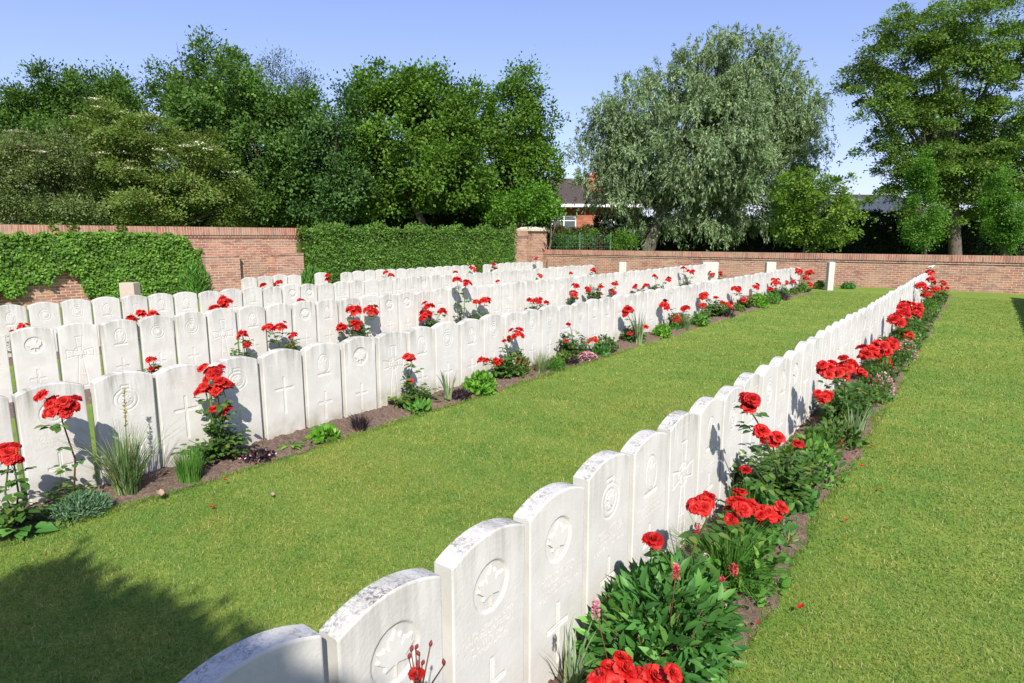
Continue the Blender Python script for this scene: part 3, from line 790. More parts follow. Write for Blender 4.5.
tree('broadleaf_tree', 'rounded dark green tree rising at the far left behind the elder', 35, [(85, 112, 58, 46), (42, 128, 45, 40), (128, 118, 34, 38), (12, 138, 34, 34), (80, 165, 75, 55), (100, 85, 28, 20), (58, 98, 30, 26)], G_dark, (.22, .13), 1.25, 80, .3, .6, seed=11)
tree('elder', 'wide brownish green elder dotted with cream flower heads above the ivy', 25.5, [(150, 165, 66, 46), (200, 178, 44, 36), (112, 185, 56, 40), (172, 203, 82, 32), (95, 150, 36, 30), (130, 132, 42, 22), (225, 205, 28, 22)], G_elder, (.14, .085), 1.05, 150, .12, .55, flat=.55, seed=12, edge=1.7, flowers=24, cat='shrub')
tree('flowering_shrub', 'dull olive shrub with faded pale blossom at the far left edge', 23.5, [(20, 178, 46, 40), (52, 190, 42, 38), (-5, 200, 50, 35), (58, 158, 24, 24), (20, 150, 30, 18)], G_olive, (.12, .07), 1.05, 20, .1, .36, seed=13, flowers=8, fmat=M['paleflower'], cat='shrub')
tree('walnut_tree', 'tall loose-topped tree showing above the dark maple', 38, [(188, 70, 26, 24), (213, 50, 22, 22), (176, 92, 24, 20), (234, 62, 14, 16), (205, 92, 40, 30), (206, 130, 40, 40), (165, 66, 12, 12), (196, 40, 12, 10)], G_dark, (.26, .15), .8, 205, .25, .55, seed=14)
tree('maple_tree', 'broad dark green maple behind the bare stretch of side wall', 29.5, [(238, 128, 58, 50), (278, 152, 52, 56), (212, 112, 36, 30), (258, 192, 58, 34), (198, 130, 26, 30), (250, 95, 40, 25), (285, 120, 36, 32), (290, 190, 40, 34)], G_maple, (.20, .15), 1.38, 262, .12, .5, seed=15)
tree('ash_sapling', 'thin airy ash with sky showing through beside the maple', 32, [(284, 80, 30, 26), (308, 104, 26, 26), (268, 72, 20, 18), (322, 128, 20, 30)], G_sparse, (.19, .055), .42, 290, .09, .5, seed=16, dens=.8, edge=1.4)
tree('lime_tree', 'bluish dark tree with slim pale trunk between the maple and hazel', 28.5, [(326, 150, 34, 46), (312, 192, 40, 30), (336, 118, 22, 30), (345, 180, 32, 38)], G_blue, (.19, .13), 1.31, 325, .1, .48, seed=17)
tree('hazel_tree', 'big rounded bright dark hazel behind the clipped climber', 31, [(420, 135, 62, 56), (382, 118, 42, 44), (372, 88, 24, 24), (432, 100, 40, 32), (400, 172, 68, 44), (452, 172, 48, 44), (470, 122, 24, 38), (365, 165, 34, 45), (410, 88, 26, 22), (455, 92, 18, 18)], G_hazel, (.22, .16), 1.31, 445, .2, .52, seed=18)
tree('poplar_tree', 'tall narrow green tree to the left of the red house', 33, [(524, 92, 22, 30), (520, 136, 30, 42), (526, 178, 34, 36), (504, 178, 32, 40), (524, 72, 12, 12), (505, 115, 22, 32), (545, 160, 16, 28)], G_hazel, (.21, .15), 1.31, 520, .2, .46, seed=19)
tree('garden_bush', 'bright green bush in front of the red house', 30.5, [(546, 202, 18, 17), (526, 206, 24, 18), (508, 209, 22, 16), (556, 212, 8, 9)], G_bright, (.17, .13), 1.0, 545, .07, .36, seed=20, cat='bush')
tree('willow_tree', 'large silvery green willow right of the red house', 35, [(738, 60, 33, 25), (766, 76, 27, 26), (704, 72, 29, 24), (672, 90, 29, 24), (792, 104, 25, 28), (728, 42, 9, 11), (758, 48, 9, 11), (700, 53, 8, 10), (640, 112, 33, 29), (610, 130, 25, 26), (690, 120, 37, 29), (735, 110, 39, 31), (775, 128, 33, 32), (804, 152, 20, 26), (597, 162, 24, 26), (640, 160, 37, 31), (685, 166, 41, 31), (732, 162, 41, 33), (775, 172, 33, 31), (614, 194, 24, 24), (658, 206, 35, 28), (705, 210, 39, 28), (748, 206, 37, 28), (786, 206, 23, 25), (700, 140, 76, 56)], G_willow, (.29, .08), 1.45, 640, .36, .52, droop=1.0, seed=21, edge=.3, cpm=.9, lower=.02)
tree('willow_sapling', 'sparse hanging branches of a small willow at the right of the big one', 33, [(808, 140, 18, 34), (796, 165, 18, 20)], G_willow, (.26, .05), .3, 800, .07, .5, droop=1.0, seed=22, dens=.7)
tree('small_maple', 'small yellowish green maple in front of the willow', 26, [(812, 205, 38, 32), (798, 186, 28, 16), (828, 224, 34, 22), (790, 222, 22, 22), (838, 200, 22, 20)], G_acer, (.16, .12), 1.05, 812, .1, .38, flat=.45, seed=23)
tree('robinia_tree', 'tall feathery tree reaching out of the top right corner', 28, [(958, 62, 66, 52), (902, 48, 46, 30), (872, 74, 32, 20), (898, 112, 42, 16), (955, 128, 62, 42), (1015, 95, 50, 70), (915, 160, 36, 22), (978, 180, 52, 32), (1005, 18, 70, 45), (878, 140, 16, 18), (935, 12, 50, 30), (895, 182, 16, 20), (1030, 160, 40, 50), (940, 172, 42, 30), (990, 150, 48, 38), (1008, 200, 40, 34), (897, 168, 14, 24), (920, 90, 30, 22), (857, 70, 12, 8), (940, 205, 44, 22)], G_robinia, (.16, .085), .95, 955, .26, .5, flat=.6, seed=24, edge=1.2)
tree('hornbeam', 'narrow column-shaped green tree left of the feathery tree trunk', 23.2, [(925, 205, 11, 28), (923, 170, 5, 22), (927, 228, 14, 18)], G_horn, (.10, .065), 2.0, 927, .05, .28, seed=25, limbs=False)
tree('hornbeam', 'narrow column-shaped green tree near the right edge of the photo', 23.0, [(1000, 216, 14, 26), (998, 184, 6, 18), (1002, 232, 17, 16)], G_horn, (.10, .065), 2.0, 1000, .05, .28, seed=26, limbs=False)
tree('round_shrub', 'small bright conifer-like shrub under the willow left side', 28.5, [(620, 238, 10, 10), (628, 242, 10, 7)], G_bright, (.12, .05), 1.1, 622, .04, .25, seed=27, cat='shrub')
tree('round_shrub', 'dark green shrub behind the green wire fence', 33, [(574, 239, 22, 9), (560, 243, 20, 7)], G_mid, (.14, .09), 1.0, 575, .05, .3, seed=28, cat='shrub')

# hedges beyond the walls
G_shade = fol('shaded_hedge_leaf', (.010, .024, .006), (.020, .042, .010), (.035, .06, .016), 1.0, .2)  # darker copy of the hedge greens: deep shade put into the leaf colour
def gp(u, dist): p = at_depth(u, 300, dist); return p[:2]
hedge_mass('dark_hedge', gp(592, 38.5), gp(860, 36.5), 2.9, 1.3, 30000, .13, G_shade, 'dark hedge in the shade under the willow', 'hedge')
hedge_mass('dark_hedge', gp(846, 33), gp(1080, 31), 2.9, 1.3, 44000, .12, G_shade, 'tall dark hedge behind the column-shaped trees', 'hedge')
G_brown = fol('brown_hedge_leaf', (.05, .035, .018), (.10, .065, .03), (.08, .09, .03), 1.0, .2)
hedge_mass('brown_hedge', gp(534, 36), gp(612, 36), 2.15, 1.0, 9000, .15, G_brown, 'brownish clipped hedge in front of the red house', 'hedge')
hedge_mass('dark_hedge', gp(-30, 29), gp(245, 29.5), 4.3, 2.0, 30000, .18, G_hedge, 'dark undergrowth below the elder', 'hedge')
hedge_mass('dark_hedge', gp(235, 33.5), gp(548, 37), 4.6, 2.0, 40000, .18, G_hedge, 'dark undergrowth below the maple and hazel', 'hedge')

# ------------------------------------------------------------------ buildings
def house():
    c = at_depth(585, 240, 46); o = empty('red_house', (c[0], c[1], 0), YAW + .06)
    tag(o, 'orange red brick house with dark tiled roof seen between the trees', 'house')
    W0, W1, D, E, R = -8.5, 4.2, 8.0, 4.05, 6.15
    wins = [(-2.45, -.65, 2.2, 3.35), (1.15, 3.1, 2.25, 3.35), (-5.8, -3.6, 2.2, 3.35)]
    mb = MB(); xs = [W0] + sorted([x for w in wins for x in w[:2]]) + [W1]
    for i in range(len(xs) - 1):
        a, b = xs[i], xs[i + 1]; w = next((w for w in wins if abs(w[0] - a) < 1e-6), None)
        if w: mb.box(a, b, 0, .3, -.2, w[2]); mb.box(a, b, 0, .3, w[3], E)
        else: mb.box(a, b, 0, .3, -.2, E)
    mb.box(W0, W1, D - .3, D, -.2, E); mb.box(W0, W0 + .3, .301, D - .301, -.2, E); mb.box(W1 - .3, W1, .301, D - .301, -.2, E)
    for x in (W0, W1 - .3):
        mb.add([(x, .02, E), (x, D - .02, E), (x, D / 2, R - .05), (x + .3, .02, E), (x + .3, D - .02, E), (x + .3, D / 2, R - .05)], [(0, 2, 1), (3, 4, 5), (0, 3, 5, 2), (1, 2, 5, 4)])
    mb.build('wall', M['housebrick'], o)
    rf = MB(); t = .12
    for sgn in (0, 1):
        y0, y1 = (-.45, D / 2) if sgn == 0 else (D + .45, D / 2)
        zz = E - .02
        rf.add([(W0 - .4, y0, zz), (W1 + .4, y0, zz), (W1 + .4, y1, R), (W0 - .4, y1, R), (W0 - .4, y0, zz + t), (W1 + .4, y0, zz + t), (W1 + .4, y1, R + t), (W0 - .4, y1, R + t)],
               [(0, 1, 2, 3), (4, 7, 6, 5), (0, 4, 5, 1), (0, 3, 7, 4), (1, 5, 6, 2)])
        # overlapping tile courses
        for k in range(22):
            f0, f1 = k / 22, (k + 1) / 22
            ya, za = y0 + (y1 - y0) * f0, zz + t + (R - zz) * f0; yb, zb = y0 + (y1 - y0) * f1, zz + t + (R - zz) * f1
            rf.add([(W0 - .4, ya, za + .045), (W1 + .4, ya, za + .045), (W1 + .4, yb, zb + .012), (W0 - .4, yb, zb + .012), (W0 - .4, ya, za + .004), (W1 + .4, ya, za + .004)], [(0, 1, 2, 3), (4, 5, 1, 0)])
    r = rf.build('roof', M['slate'], o)
    ch = MB(); ch.box(.35, 1.35, 1.4, 2.3, 4.6, 6.2); ch.box(.28, 1.42, 1.33, 2.37, 6.2, 6.32); ch.tube([(.85, 1.85, 6.3), (.85, 1.85, 6.6)], .12, 8); ch.build('chimney', M['housebrick'], r)
    gt = MB(); gt.box(W0 - .4, W1 + .4, -.60, -.46, E - .16, E + .06); gt.box(W0 - .38, W1 + .38, -.458, -.005, E - .12, E - .05); gt.build('gutter_board', M['white'], o)
    for w in wins:
        f = MB(); a, b, z0, z1 = w; k = .09
        f.box(a, a + k, .08, .18, z0, z1); f.box(b - k, b, .08, .18, z0, z1); f.box(a + k, b - k, .081, .179, z1 - k, z1); f.box(a + k, b - k, .081, .179, z0, z0 + k)
        f.box((a + b) / 2 - .04, (a + b) / 2 + .04, .082, .178, z0 + k, z1 - k); f.box(a + k, (a + b) / 2 - .04, .085, .175, z0 + .72, z0 + .78); f.box((a + b) / 2 + .04, b - k, .085, .175, z0 + .72, z0 + .78)
        f.box(a - .08, b + .08, -.06, .079, z0 - .07, z0)
        fo = f.build('window', M['white'], o)
        p = MB(); p.box(a + k, b - k, .12, .13, z0 + k, z1 - k); p.build('pane', M['glass'], fo)
        cu = MB(); cu.box(a + k, a + k + .55, .2, .22, z0 + k, z1 - k); cu.box(b - k - .5, b - k, .2, .22, z0 + k, z1 - k); cu.build('curtain', M['white'], fo)
house()
def bungalow():
    c = at_depth(868, 240, 58); o = empty('slate_roofed_house', (c[0], c[1], 0), YAW + .25)
    tag(o, 'low house with grey slate hip roof half hidden beyond the hedge at right', 'house')
    W, D, E, R = 4.2, 4.5, 3.5, 5.8
    mb = MB(); mb.box(-W, W + 5, 0, D * 2, -.2, E); mb.build('wall', M['white'], o)
    rf = MB(); a = .4; V = [(-W - a, -a, E), (W + 5 + a, -a, E), (W + 5 + a, 2 * D + a, E), (-W - a, 2 * D + a, E), (-W + 2.6, D, R), (W + 3, D, R)]
    rf.add(V, [(0, 1, 5, 4), (1, 2, 5), (2, 3, 4, 5), (3, 0, 4), (3, 2, 1, 0)]); rf.build('roof', M['bluewslate'], o)
    hp = MB(); V = [np.array(v) + np.array([0, 0, .05]) for v in V]
    for i, jx in ((0, 4), (3, 4), (1, 5), (2, 5), (4, 5)): hp.tube([V[i], V[jx]], .09, 6)
    hp.build('ridge_tiles', M['slate'], o)
    gt = MB(); gt.box(-W - a - .05, W + 5 + a + .05, -a - .12, -a - .005, E - .2, E + .02); gt.build('gutter_board', M['white'], o)
    w = MB(); w.box(.5, 2.4, -.05, -.004, 1.2, 2.6); f = w.build('window', M['white'], o)
    p = MB(); p.box(.62, 2.28, -.065, -.051, 1.3, 2.5); p.build('pane', M['glass'], f)
bungalow()
def wire_fence():
    a, b = gp(549, 31.9), gp(609, 31.2); e = b - a; L = float(np.linalg.norm(e)); o = empty('wire_fence', (a[0], a[1], 0), math.atan2(e[1], e[0]))
    tag(o, 'green wire mesh fence just behind the low wall', 'fence')
    mb = MB(); h = 1.95
    for i in range(int(L / .12) + 1): mb.box(i * .12 - .0035, i * .12 + .0035, -.0035, .0035, .1, h - .02)
    for k in range(10): mb.box(0, L, -.009, -.0055, .15 + k * .19, .16 + k * .19)
    mb.build('mesh_panel', M['greenwire'], o)
    for x in (0, L / 2, L):
        p = MB(); p.tube([(x, .05, -.2), (x, .05, h + .05)], .035, 8); p.build('post', M['greenwire'], o)
wire_fence()

# ------------------------------------------------------------------ roses
def bloom_mesh(seed, lowres=False):
    r = random.Random(seed); V, loops, st = [], [], []; n0 = 0
    rings = [(4, .030, 8, .55), (5, .036, 22, .5), (6, .043, 42, .42), (7, .050, 64, .34), (7, .052, 86, .28)] if not lowres else [(4, .034, 15, .55), (5, .045, 42, .45), (6, .052, 74, .35)]
    nu, nv = (6, 6) if not lowres else (3, 3)
    for ri, (cnt, ln, phi, cup) in enumerate(rings):
        for k in range(cnt):
            az = 2 * PI * (k + .37 * ri + r.uniform(-.12, .12)) / cnt; ph = math.radians(phi + r.uniform(-8, 8)); ll = ln * r.uniform(.88, 1.1); wmax = ll * r.uniform(.95, 1.15)
            ca, sa = math.cos(az), math.sin(az); ph1, ph2 = r.uniform(0, 6), r.uniform(0, 6)
            rad, z = .002 + .0012 * ri, .004 * (4 - ri) * .3; base = n0
            for i in range(nu):
                t = i / (nu - 1); th = ph * t ** .6 + (.55 + .2 * ri) * max(0, t - .6) ** 1.2 * 1.8
                if i: rad += ll / (nu - 1) * math.sin(th); z += ll / (nu - 1) * math.cos(th)
                w = wmax * math.sin(PI * min(1, .12 + .80 * t)) ** .7 * (.5 if t < .01 else 1)
                for jv in range(nv):
                    q = jv / (nv - 1) * 2 - 1; inn = cup * w * q * q * .6
                    wav = (.0028 * math.sin(q * 5 + ph1) + .002 * math.sin(q * 9 + ph2)) * t * t
                    x = rad - inn * math.cos(th) + wav * math.cos(th); y = w * .5 * q; zz = z + inn * math.sin(th) * .6 + wav - .004 * t * t * q * q
                    V.append((x * ca - y * sa, x * sa + y * ca, zz))
            for i in range(nu - 1):
                for jv in range(nv - 1):
                    a = base + i * nv + jv; st.append(len(loops)); loops += [a, a + 1, a + nv + 1, a + nv]
            n0 += nu * nv
    # green calyx and short stalk share the bloom
    m = mesh_np('bloom', V, loops, st, M['petal'], True)
    return m
BLOOM = [bloom_mesh(s) for s in (1, 2, 3, 4)]; BLOOM_FAR = [bloom_mesh(s, True) for s in (5, 6)]
def bud_mesh():
    mb = MB(); mb.tube([(0, 0, -.004), (0, 0, .002), (0, 0, .010), (0, 0, .018), (0, 0, .026)], [.002, .006, .0085, .006, .001], 7); return mb.mesh('bud', M['bud'])
BUD = bud_mesh()

def rose_bush(r, clusters, label, fol_n=420, fol_r=.22, fol_h=.38, off=.24, young=False, base_y=None, buds=0, size=1.0, lean=0, leggy=False, seed=0):
    """clusters: (u, v, blooms, spread in pixels)"""
    rr = random.Random(seed * 13 + r); rs = np.random.default_rng(seed * 17 + r + 5)
    pts = []
    for (u, v, n, sp) in clusters:
        o_ = off + rr.uniform(-.06, .06); p = on_x(u, v, ROWX[r] + o_)
        pts.append((p, n, sp * depth_of(p) / F))
    by = base_y if base_y is not None else sum(p[1] for p, n, s in pts) / len(pts)
    base = np.array([ROWX[r] + off - .03, by, .03]); dist = depth_of(base); far = dist > 9
    o = empty('rose_bush', tuple(base)); tag(o, label, 'rose bush', 'red roses in the flower beds')
    cane = MB(); P, D, N = [], [], []
    def sprig(p, d, ln, k=5):
        d = d / (np.linalg.norm(d) + 1e-9); s = np.cross(d, [0, 0, 1.0]); s /= np.linalg.norm(s) + 1e-9
        up = np.cross(s, d)
        if rr.random() < .5: up = -up if up[2] < 0 else up
        for i in range(k):
            if i == k - 1: q, dd = p + d * ln, d
            else:
                sd = 1 if i % 2 else -1; q = p + d * ln * (.35 + .3 * (i // 2)); dd = d * .5 + s * sd
            P.append(q); D.append(dd + np.array([0, 0, -.25]) + rs.normal(0, .12, 3)); N.append(up + np.array([0, 0, .4]) + rs.normal(0, .25, 3))
    if not far and not buds: buds = 1
    for (p, n, sp) in pts:
        if n > 1: n = int(n * (1.6 if far else 1.9 if r == 1 else 1.7) + .6); sp = sp * 1.12
        e = p - base; j1 = base + e * .35 + np.array([rr.uniform(-.04, .04), rr.uniform(-.04, .04), .06]); j2 = base + e * .75 + np.array([rr.uniform(-.03, .03), rr.uniform(-.03, .03), .04])
        tip = p + np.array([0, 0, -.045])
        cane.tube([np.zeros(3), j1 - base, j2 - base, tip - base], [.0065, .0055, .0045, .0035], 6)
        for k in range(6 if not far else 4):
            t = rr.uniform(.3, .92); q = base + (tip - base) * t
            a = rr.uniform(0, 2 * PI); d = np.array([math.cos(a), math.sin(a), rr.uniform(-.1, .5)]); sprig(q - base, d, rr.uniform(.07, .13))
        for k in range(n):
            ang = 2.4 * k + rr.uniform(-.3, .3); ra = sp * math.sqrt((k + .35) / max(1, n)) * (1 if n > 1 else 0)
            # a flat-topped truss, blooms packed side by side
            q = p + np.array([math.cos(ang) * ra * .7 + rr.gauss(0, .012), math.sin(ang) * ra, rr.uniform(-.62, .5) * ra + rr.gauss(.0, .012)])
            tl = q - (p + np.array([0, 0, -.10])); tl = tl / np.linalg.norm(tl)
            b = link('bloom', rr.choice(BLOOM if dist < 6.5 else BLOOM_FAR), o); b.location = tuple(q - base - tl * .03)
            tl = tl + np.array([.18, -.28, .12]); tl /= np.linalg.norm(tl)
            b.rotation_euler = Vector(tl).to_track_quat('Z', 'Y').to_euler(); s = (rr.uniform(.88, 1.18) if far else rr.uniform(.66, 1.02)) * size * (1.32 if far else 1.0); b.scale = (s, s, s)
            if dist < 9: cane.tube([tip - base, (tip + q) / 2 - base + np.array([0, 0, -.015]), q - base - tl * .028], [.0028, .0024, .002], 5)
        for k in range(buds):
            q = p + np.array([rr.gauss(0, .06), rr.gauss(0, .06), rr.uniform(-.04, .06)]); q = p + (q - p) * np.array([.35, .5, .3]); bo = link('bud', BUD, o); bo.location = tuple(q - base); bo.scale = (.55, .55, .55); bo.rotation_euler = (rr.uniform(-.4, .4), rr.uniform(-.4, .4), 0)
            cane.tube([tip - base + np.array([0, 0, -.05]), q - base], [.002, .0016], 5)
    # body of the bush
    nb = max(5, fol_n // 26)
    for k in range(nb):
        a = rr.uniform(0, 2 * PI); ra = fol_r * math.sqrt(rr.random()); z = fol_h * rr.uniform(.25, 1.0) * (1 - .45 * (ra / fol_r) ** 2)
        tip = np.array([math.cos(a) * ra * .75, math.sin(a) * ra * 1.15, z])
        if tip[0] < -off + .05: tip[0] = -off + .05
        cane.tube([np.zeros(3), tip * .5 + np.array([0, 0, .03]), tip], [.005, .004, .0025], 5)
        for m in range(max(1, fol_n // nb // 5)):
            t = rr.uniform(.35, 1.0); b = rr.uniform(0, 2 * PI); d = np.array([math.cos(b), math.sin(b), rr.uniform(-.1, .7)]); sprig(tip * t, d, rr.uniform(.06, .12))
    cane.build('stem', M['stem'] if not leggy else M['redstem'], o)
    P, D, N = np.array(P), np.array(D), np.array(N)
    P[:, 0] = np.maximum(P[:, 0], -off + .05)
    P[:, 2] = np.maximum(P[:, 2], .01)
    sc = rs.uniform(.7, 1.25, len(P)) * (1.0 if not far else 1.25)
    leaves('foliage', P, D, N, .056 * sc, .038 * sc, M['rose_young'] if young else M['rose_leaf'], o, fold=.12, droop=.12, smooth=True)
    return o

R1, R2, R3, R4, R5 = 1, 2, 3, 4, 5
# front row bed
rose_bush(1, [(612, 672, 4, 26), (645, 676, 5, 30)], 'scarlet rose at the bottom edge of the photo below the broad leaves', 40, .12, .15, off=.46, base_y=1.85, seed=1, size=1.0)
rose_bush(1, [(418, 664, 1, 4)], 'rose with one red flower and many closed buds at the bottom', 20, .05, .10, off=.28, buds=10, seed=2, leggy=True, size=.45)
rose_bush(1, [(652, 538, 1, 4), (703, 499, 4, 15), (716, 552, 1, 5)], 'rose with a lone flat bloom and a packed truss by the fifth stone', 260, .17, .26, off=.27, seed=3)
rose_bush(1, [(740, 504, 5, 20), (768, 510, 5, 17)], 'rose with the widest scarlet truss, leaning over the grassy tuft', 90, .12, .24, off=.36, seed=4)
rose_bush(1, [(748, 398, 3, 8), (761, 428, 2, 6), (774, 438, 4, 9), (746, 465, 1, 4), (799, 444, 1, 4), (836, 441, 3, 7), (844, 466, 2, 6)], 'large leafy rose with scattered scarlet blooms by the tenth stone', 1100, .36, .44, off=.31, base_y=4.15, seed=5)
rose_bush(1, [(828, 366, 7, 11), (848, 362, 6, 9), (860, 372, 6, 9), (874, 380, 7, 10), (842, 370, 4, 7), (824, 394, 4, 8), (869, 412, 4, 8), (835, 447, 1, 3)], 'dense rose with a long arch of blooms above pale iris leaves', 800, .32, .42, off=.33, seed=6)
rose_bush(1, [(868, 352, 6, 8), (880, 346, 9, 11), (890, 342, 7, 9), (886, 363, 3, 5), (906, 335, 5, 7), (903, 346, 4, 6), (926, 333, 6, 8), (924, 342, 3, 5)], 'scarlet rose mass half way along the front row', 800, .34, .42, off=.33, seed=7)
rose_bush(1, [(897, 320, 8, 8), (906, 306, 9, 8), (917, 307, 7, 7), (916, 314, 4, 6), (938, 309, 5, 6), (901, 312, 5, 6)], 'scarlet rose along the front row before the last two bushes', 700, .34, .42, off=.33, seed=8)
rose_bush(1, [(921, 285, 6, 6), (928, 292, 9, 8), (938, 293, 7, 7), (936, 299, 5, 6), (946, 298, 6, 6), (944, 290, 4, 5)], 'next to last scarlet rose of the front row bed', 600, .34, .42, off=.3, seed=9)
rose_bush(1, [(930, 272, 3, 4), (932, 279, 3, 5), (943, 282, 4, 4), (938, 288, 3, 4)], 'farthest scarlet rose of the front row, beside the brick wall', 500, .3, .42, off=.3, seed=10)
rose_bush(0, [(1022, 280, 3, 4), (1021, 288, 3, 4)], 'red rose at the right edge of the photo before the brick wall', 250, .25, .4, off=-.32, seed=11)
# second row bed
rose_bush(2, [(4, 446, 5, 11), (12, 455, 3, 7)], 'red rose at the left edge of the second row bed', 150, .16, .34, off=.3, seed=12)
rose_bush(2, [(60, 402, 13, 16)], 'tall single-stemmed rose with a round scarlet head in the second row', 150, .12, .22, off=.22, base_y=1.35, seed=13, leggy=True)
rose_bush(2, [(212, 370, 9, 12), (206, 386, 6, 9), (222, 382, 7, 10), (215, 405, 1, 3), (225, 408, 2, 4)], 'rose with a tall scarlet plume against the second row stones', 420, .2, .4, off=.19, seed=14)
rose_bush(2, [(410, 356, 3, 6), (409, 381, 1, 2), (415, 403, 1, 2), (414, 416, 1, 2)], 'airy rose with red blooms one above another beside the black grass', 330, .24, .3, off=.19, young=True, seed=15)
rose_bush(2, [(516, 331, 5, 9), (505, 339, 1, 2), (484, 358, 3, 6), (497, 361, 4, 6), (521, 359, 5, 8), (527, 370, 2, 3)], 'broad rose full of red blooms over lime green leaves', 420, .28, .34, off=.19, seed=16)
rose_bush(2, [(568, 322, 1, 2), (565, 338, 1, 3), (593, 338, 5, 6)], 'rose with a few red blooms next to the bright green mound', 420, .24, .44, off=.19, seed=17)
rose_bush(2, [(628, 310, 6, 6), (644, 327, 1, 2), (630, 333, 1, 2), (638, 337, 2, 3)], 'upright rose just left of the tall iris in the second row', 380, .22, .42, off=.19, seed=18)
rose_bush(2, [(665, 304, 5, 5), (686, 307, 3, 4), (678, 318, 6, 7), (693, 319, 1, 2)], 'red rose just right of the tall iris in the second row', 380, .26, .4, off=.19, seed=19)
rose_bush(2, [(704, 294, 5, 5), (702, 305, 4, 4), (716, 297, 1, 2), (722, 302, 2, 2), (729, 305, 4, 4)], 'red rose by the middle of the second row with purple leaves below', 380, .28, .42, off=.19, seed=20)
rose_bush(2, [(737, 289, 5, 5), (743, 299, 4, 4), (752, 298, 3, 3), (756, 286, 4, 3)], 'red rose with one raised bloom past the middle of the second row', 380, .28, .42, off=.19, seed=21)
rose_bush(2, [(776, 281, 7, 6), (787, 281, 2, 3), (771, 288, 2, 2)], 'red rose next to last in the second row bed', 380, .28, .42, off=.19, seed=22)
rose_bush(2, [(799, 270, 5, 5), (810, 272, 6, 5), (793, 281, 3, 3), (811, 284, 3, 3), (806, 277, 4, 4)], 'full red rose at the far end of the second row', 480, .34, .44, off=.26, seed=23)
# third row bed
rose_bush(3, [(151, 358, 4, 4), (153, 367, 2, 3)], 'small red rose peeping between the second row stones at left', 90, .14, .3, seed=24)
rose_bush(3, [(242, 332, 5, 6), (246, 341, 4, 5)], 'red rose left of the spreading cluster in the third row', 140, .2, .32, seed=25)
rose_bush(3, [(268, 324, 5, 6), (280, 324, 6, 7), (292, 334, 4, 5), (293, 342, 1, 2)], 'red rose with a spreading cluster in the third row', 220, .24, .34, young=True, seed=26)
rose_bush(3, [(354, 308, 6, 7), (371, 308, 6, 7), (342, 327, 4, 4), (356, 323, 4, 5)], 'red rose with two upper and two lower trusses in the third row', 300, .25, .42, seed=27)
rose_bush(3, [(428, 305, 3, 5), (425, 314, 6, 6), (442, 309, 3, 4)], 'compact red rose left of the tall leafy stem in the third row', 220, .2, .36, seed=28)
rose_bush(3, [(457, 279, 3, 3), (467, 281, 3, 4)], 'very tall leafy rose stem topped with red in the third row', 90, .08, .7, off=.2, seed=29)
rose_bush(3, [(476, 301, 2, 3), (485, 300, 5, 6)], 'red rose right of the tall leafy stem in the third row', 260, .34, .34, seed=30)
rose_bush(3, [(530, 299, 2, 2), (538, 300, 5, 5), (546, 302, 1, 2)], 'red rose standing alone at the middle of the third row', 240, .26, .34, seed=31)
rose_bush(3, [(576, 285, 4, 4), (574, 293, 4, 4)], 'upright red rose left of the leafy tall plant in the third row', 200, .22, .4, seed=32)
rose_bush(3, [(588, 289, 4, 3), (601, 287, 2, 2), (600, 293, 2, 2)], 'red rose among tall leafy shoots in the third row', 460, .25, .75, seed=33)
rose_bush(3, [(615, 283, 4, 3), (613, 291, 4, 3)], 'red rose just right of the tall leafy shoots in the third row', 200, .22, .4, seed=34)
rose_bush(3, [(635, 286, 3, 2), (646, 285, 3, 3)], 'sparse low red rose in the far half of the third row', 120, .25, .36, seed=35)
rose_bush(3, [(655, 276, 3, 3), (668, 279, 4, 4)], 'red rose with two separate heads in the far half of the third row', 180, .25, .4, seed=36)
rose_bush(3, [(684, 267, 3, 3), (691, 272, 5, 4)], 'red rose with sloping head near the far end of the third row', 240, .28, .45, seed=37)
rose_bush(3, [(712, 273, 3, 3), (720, 273, 4, 3)], 'red rose at the far end of the third row', 200, .28, .42, seed=38)
# fourth row bed
rose_bush(4, [(22, 325, 4, 5), (12, 329, 1, 2)], 'red rose at the left edge in front of the fourth row', 80, .2, .34, seed=40)
rose_bush(4, [(153, 313, 4, 4), (142, 313, 2, 3), (131, 317, 3, 4)], 'red rose with a slanting line of blooms in the fourth row', 100, .25, .34, seed=41)
rose_bush(4, [(225, 302, 7, 6), (214, 307, 3, 3), (223, 297, 2, 2)], 'bushy red rose below the green lavender in the fourth row', 120, .25, .4, seed=42)
rose_bush(4, [(301, 300, 3, 3)], 'lone red rose head in the fourth row near the bench block', 80, .2, .34, seed=43)
rose_bush(4, [(498, 281, 2, 2)], 'lone red rose head beside the tall leafy stem, fourth row', 80, .2, .34, seed=44)
rose_bush(4, [(540, 275, 4, 3)], 'flat red rose head in the fourth row below the pier', 80, .2, .38, seed=45)
rose_bush(4, [(571, 273, 2, 2)], 'small red rose head in the fourth row right of the pier', 80, .2, .38, seed=46)
rose_bush(4, [(593, 270, 4, 3)], 'red rose with green shoots at the far end of the fourth row', 240, .25, .7, seed=47)
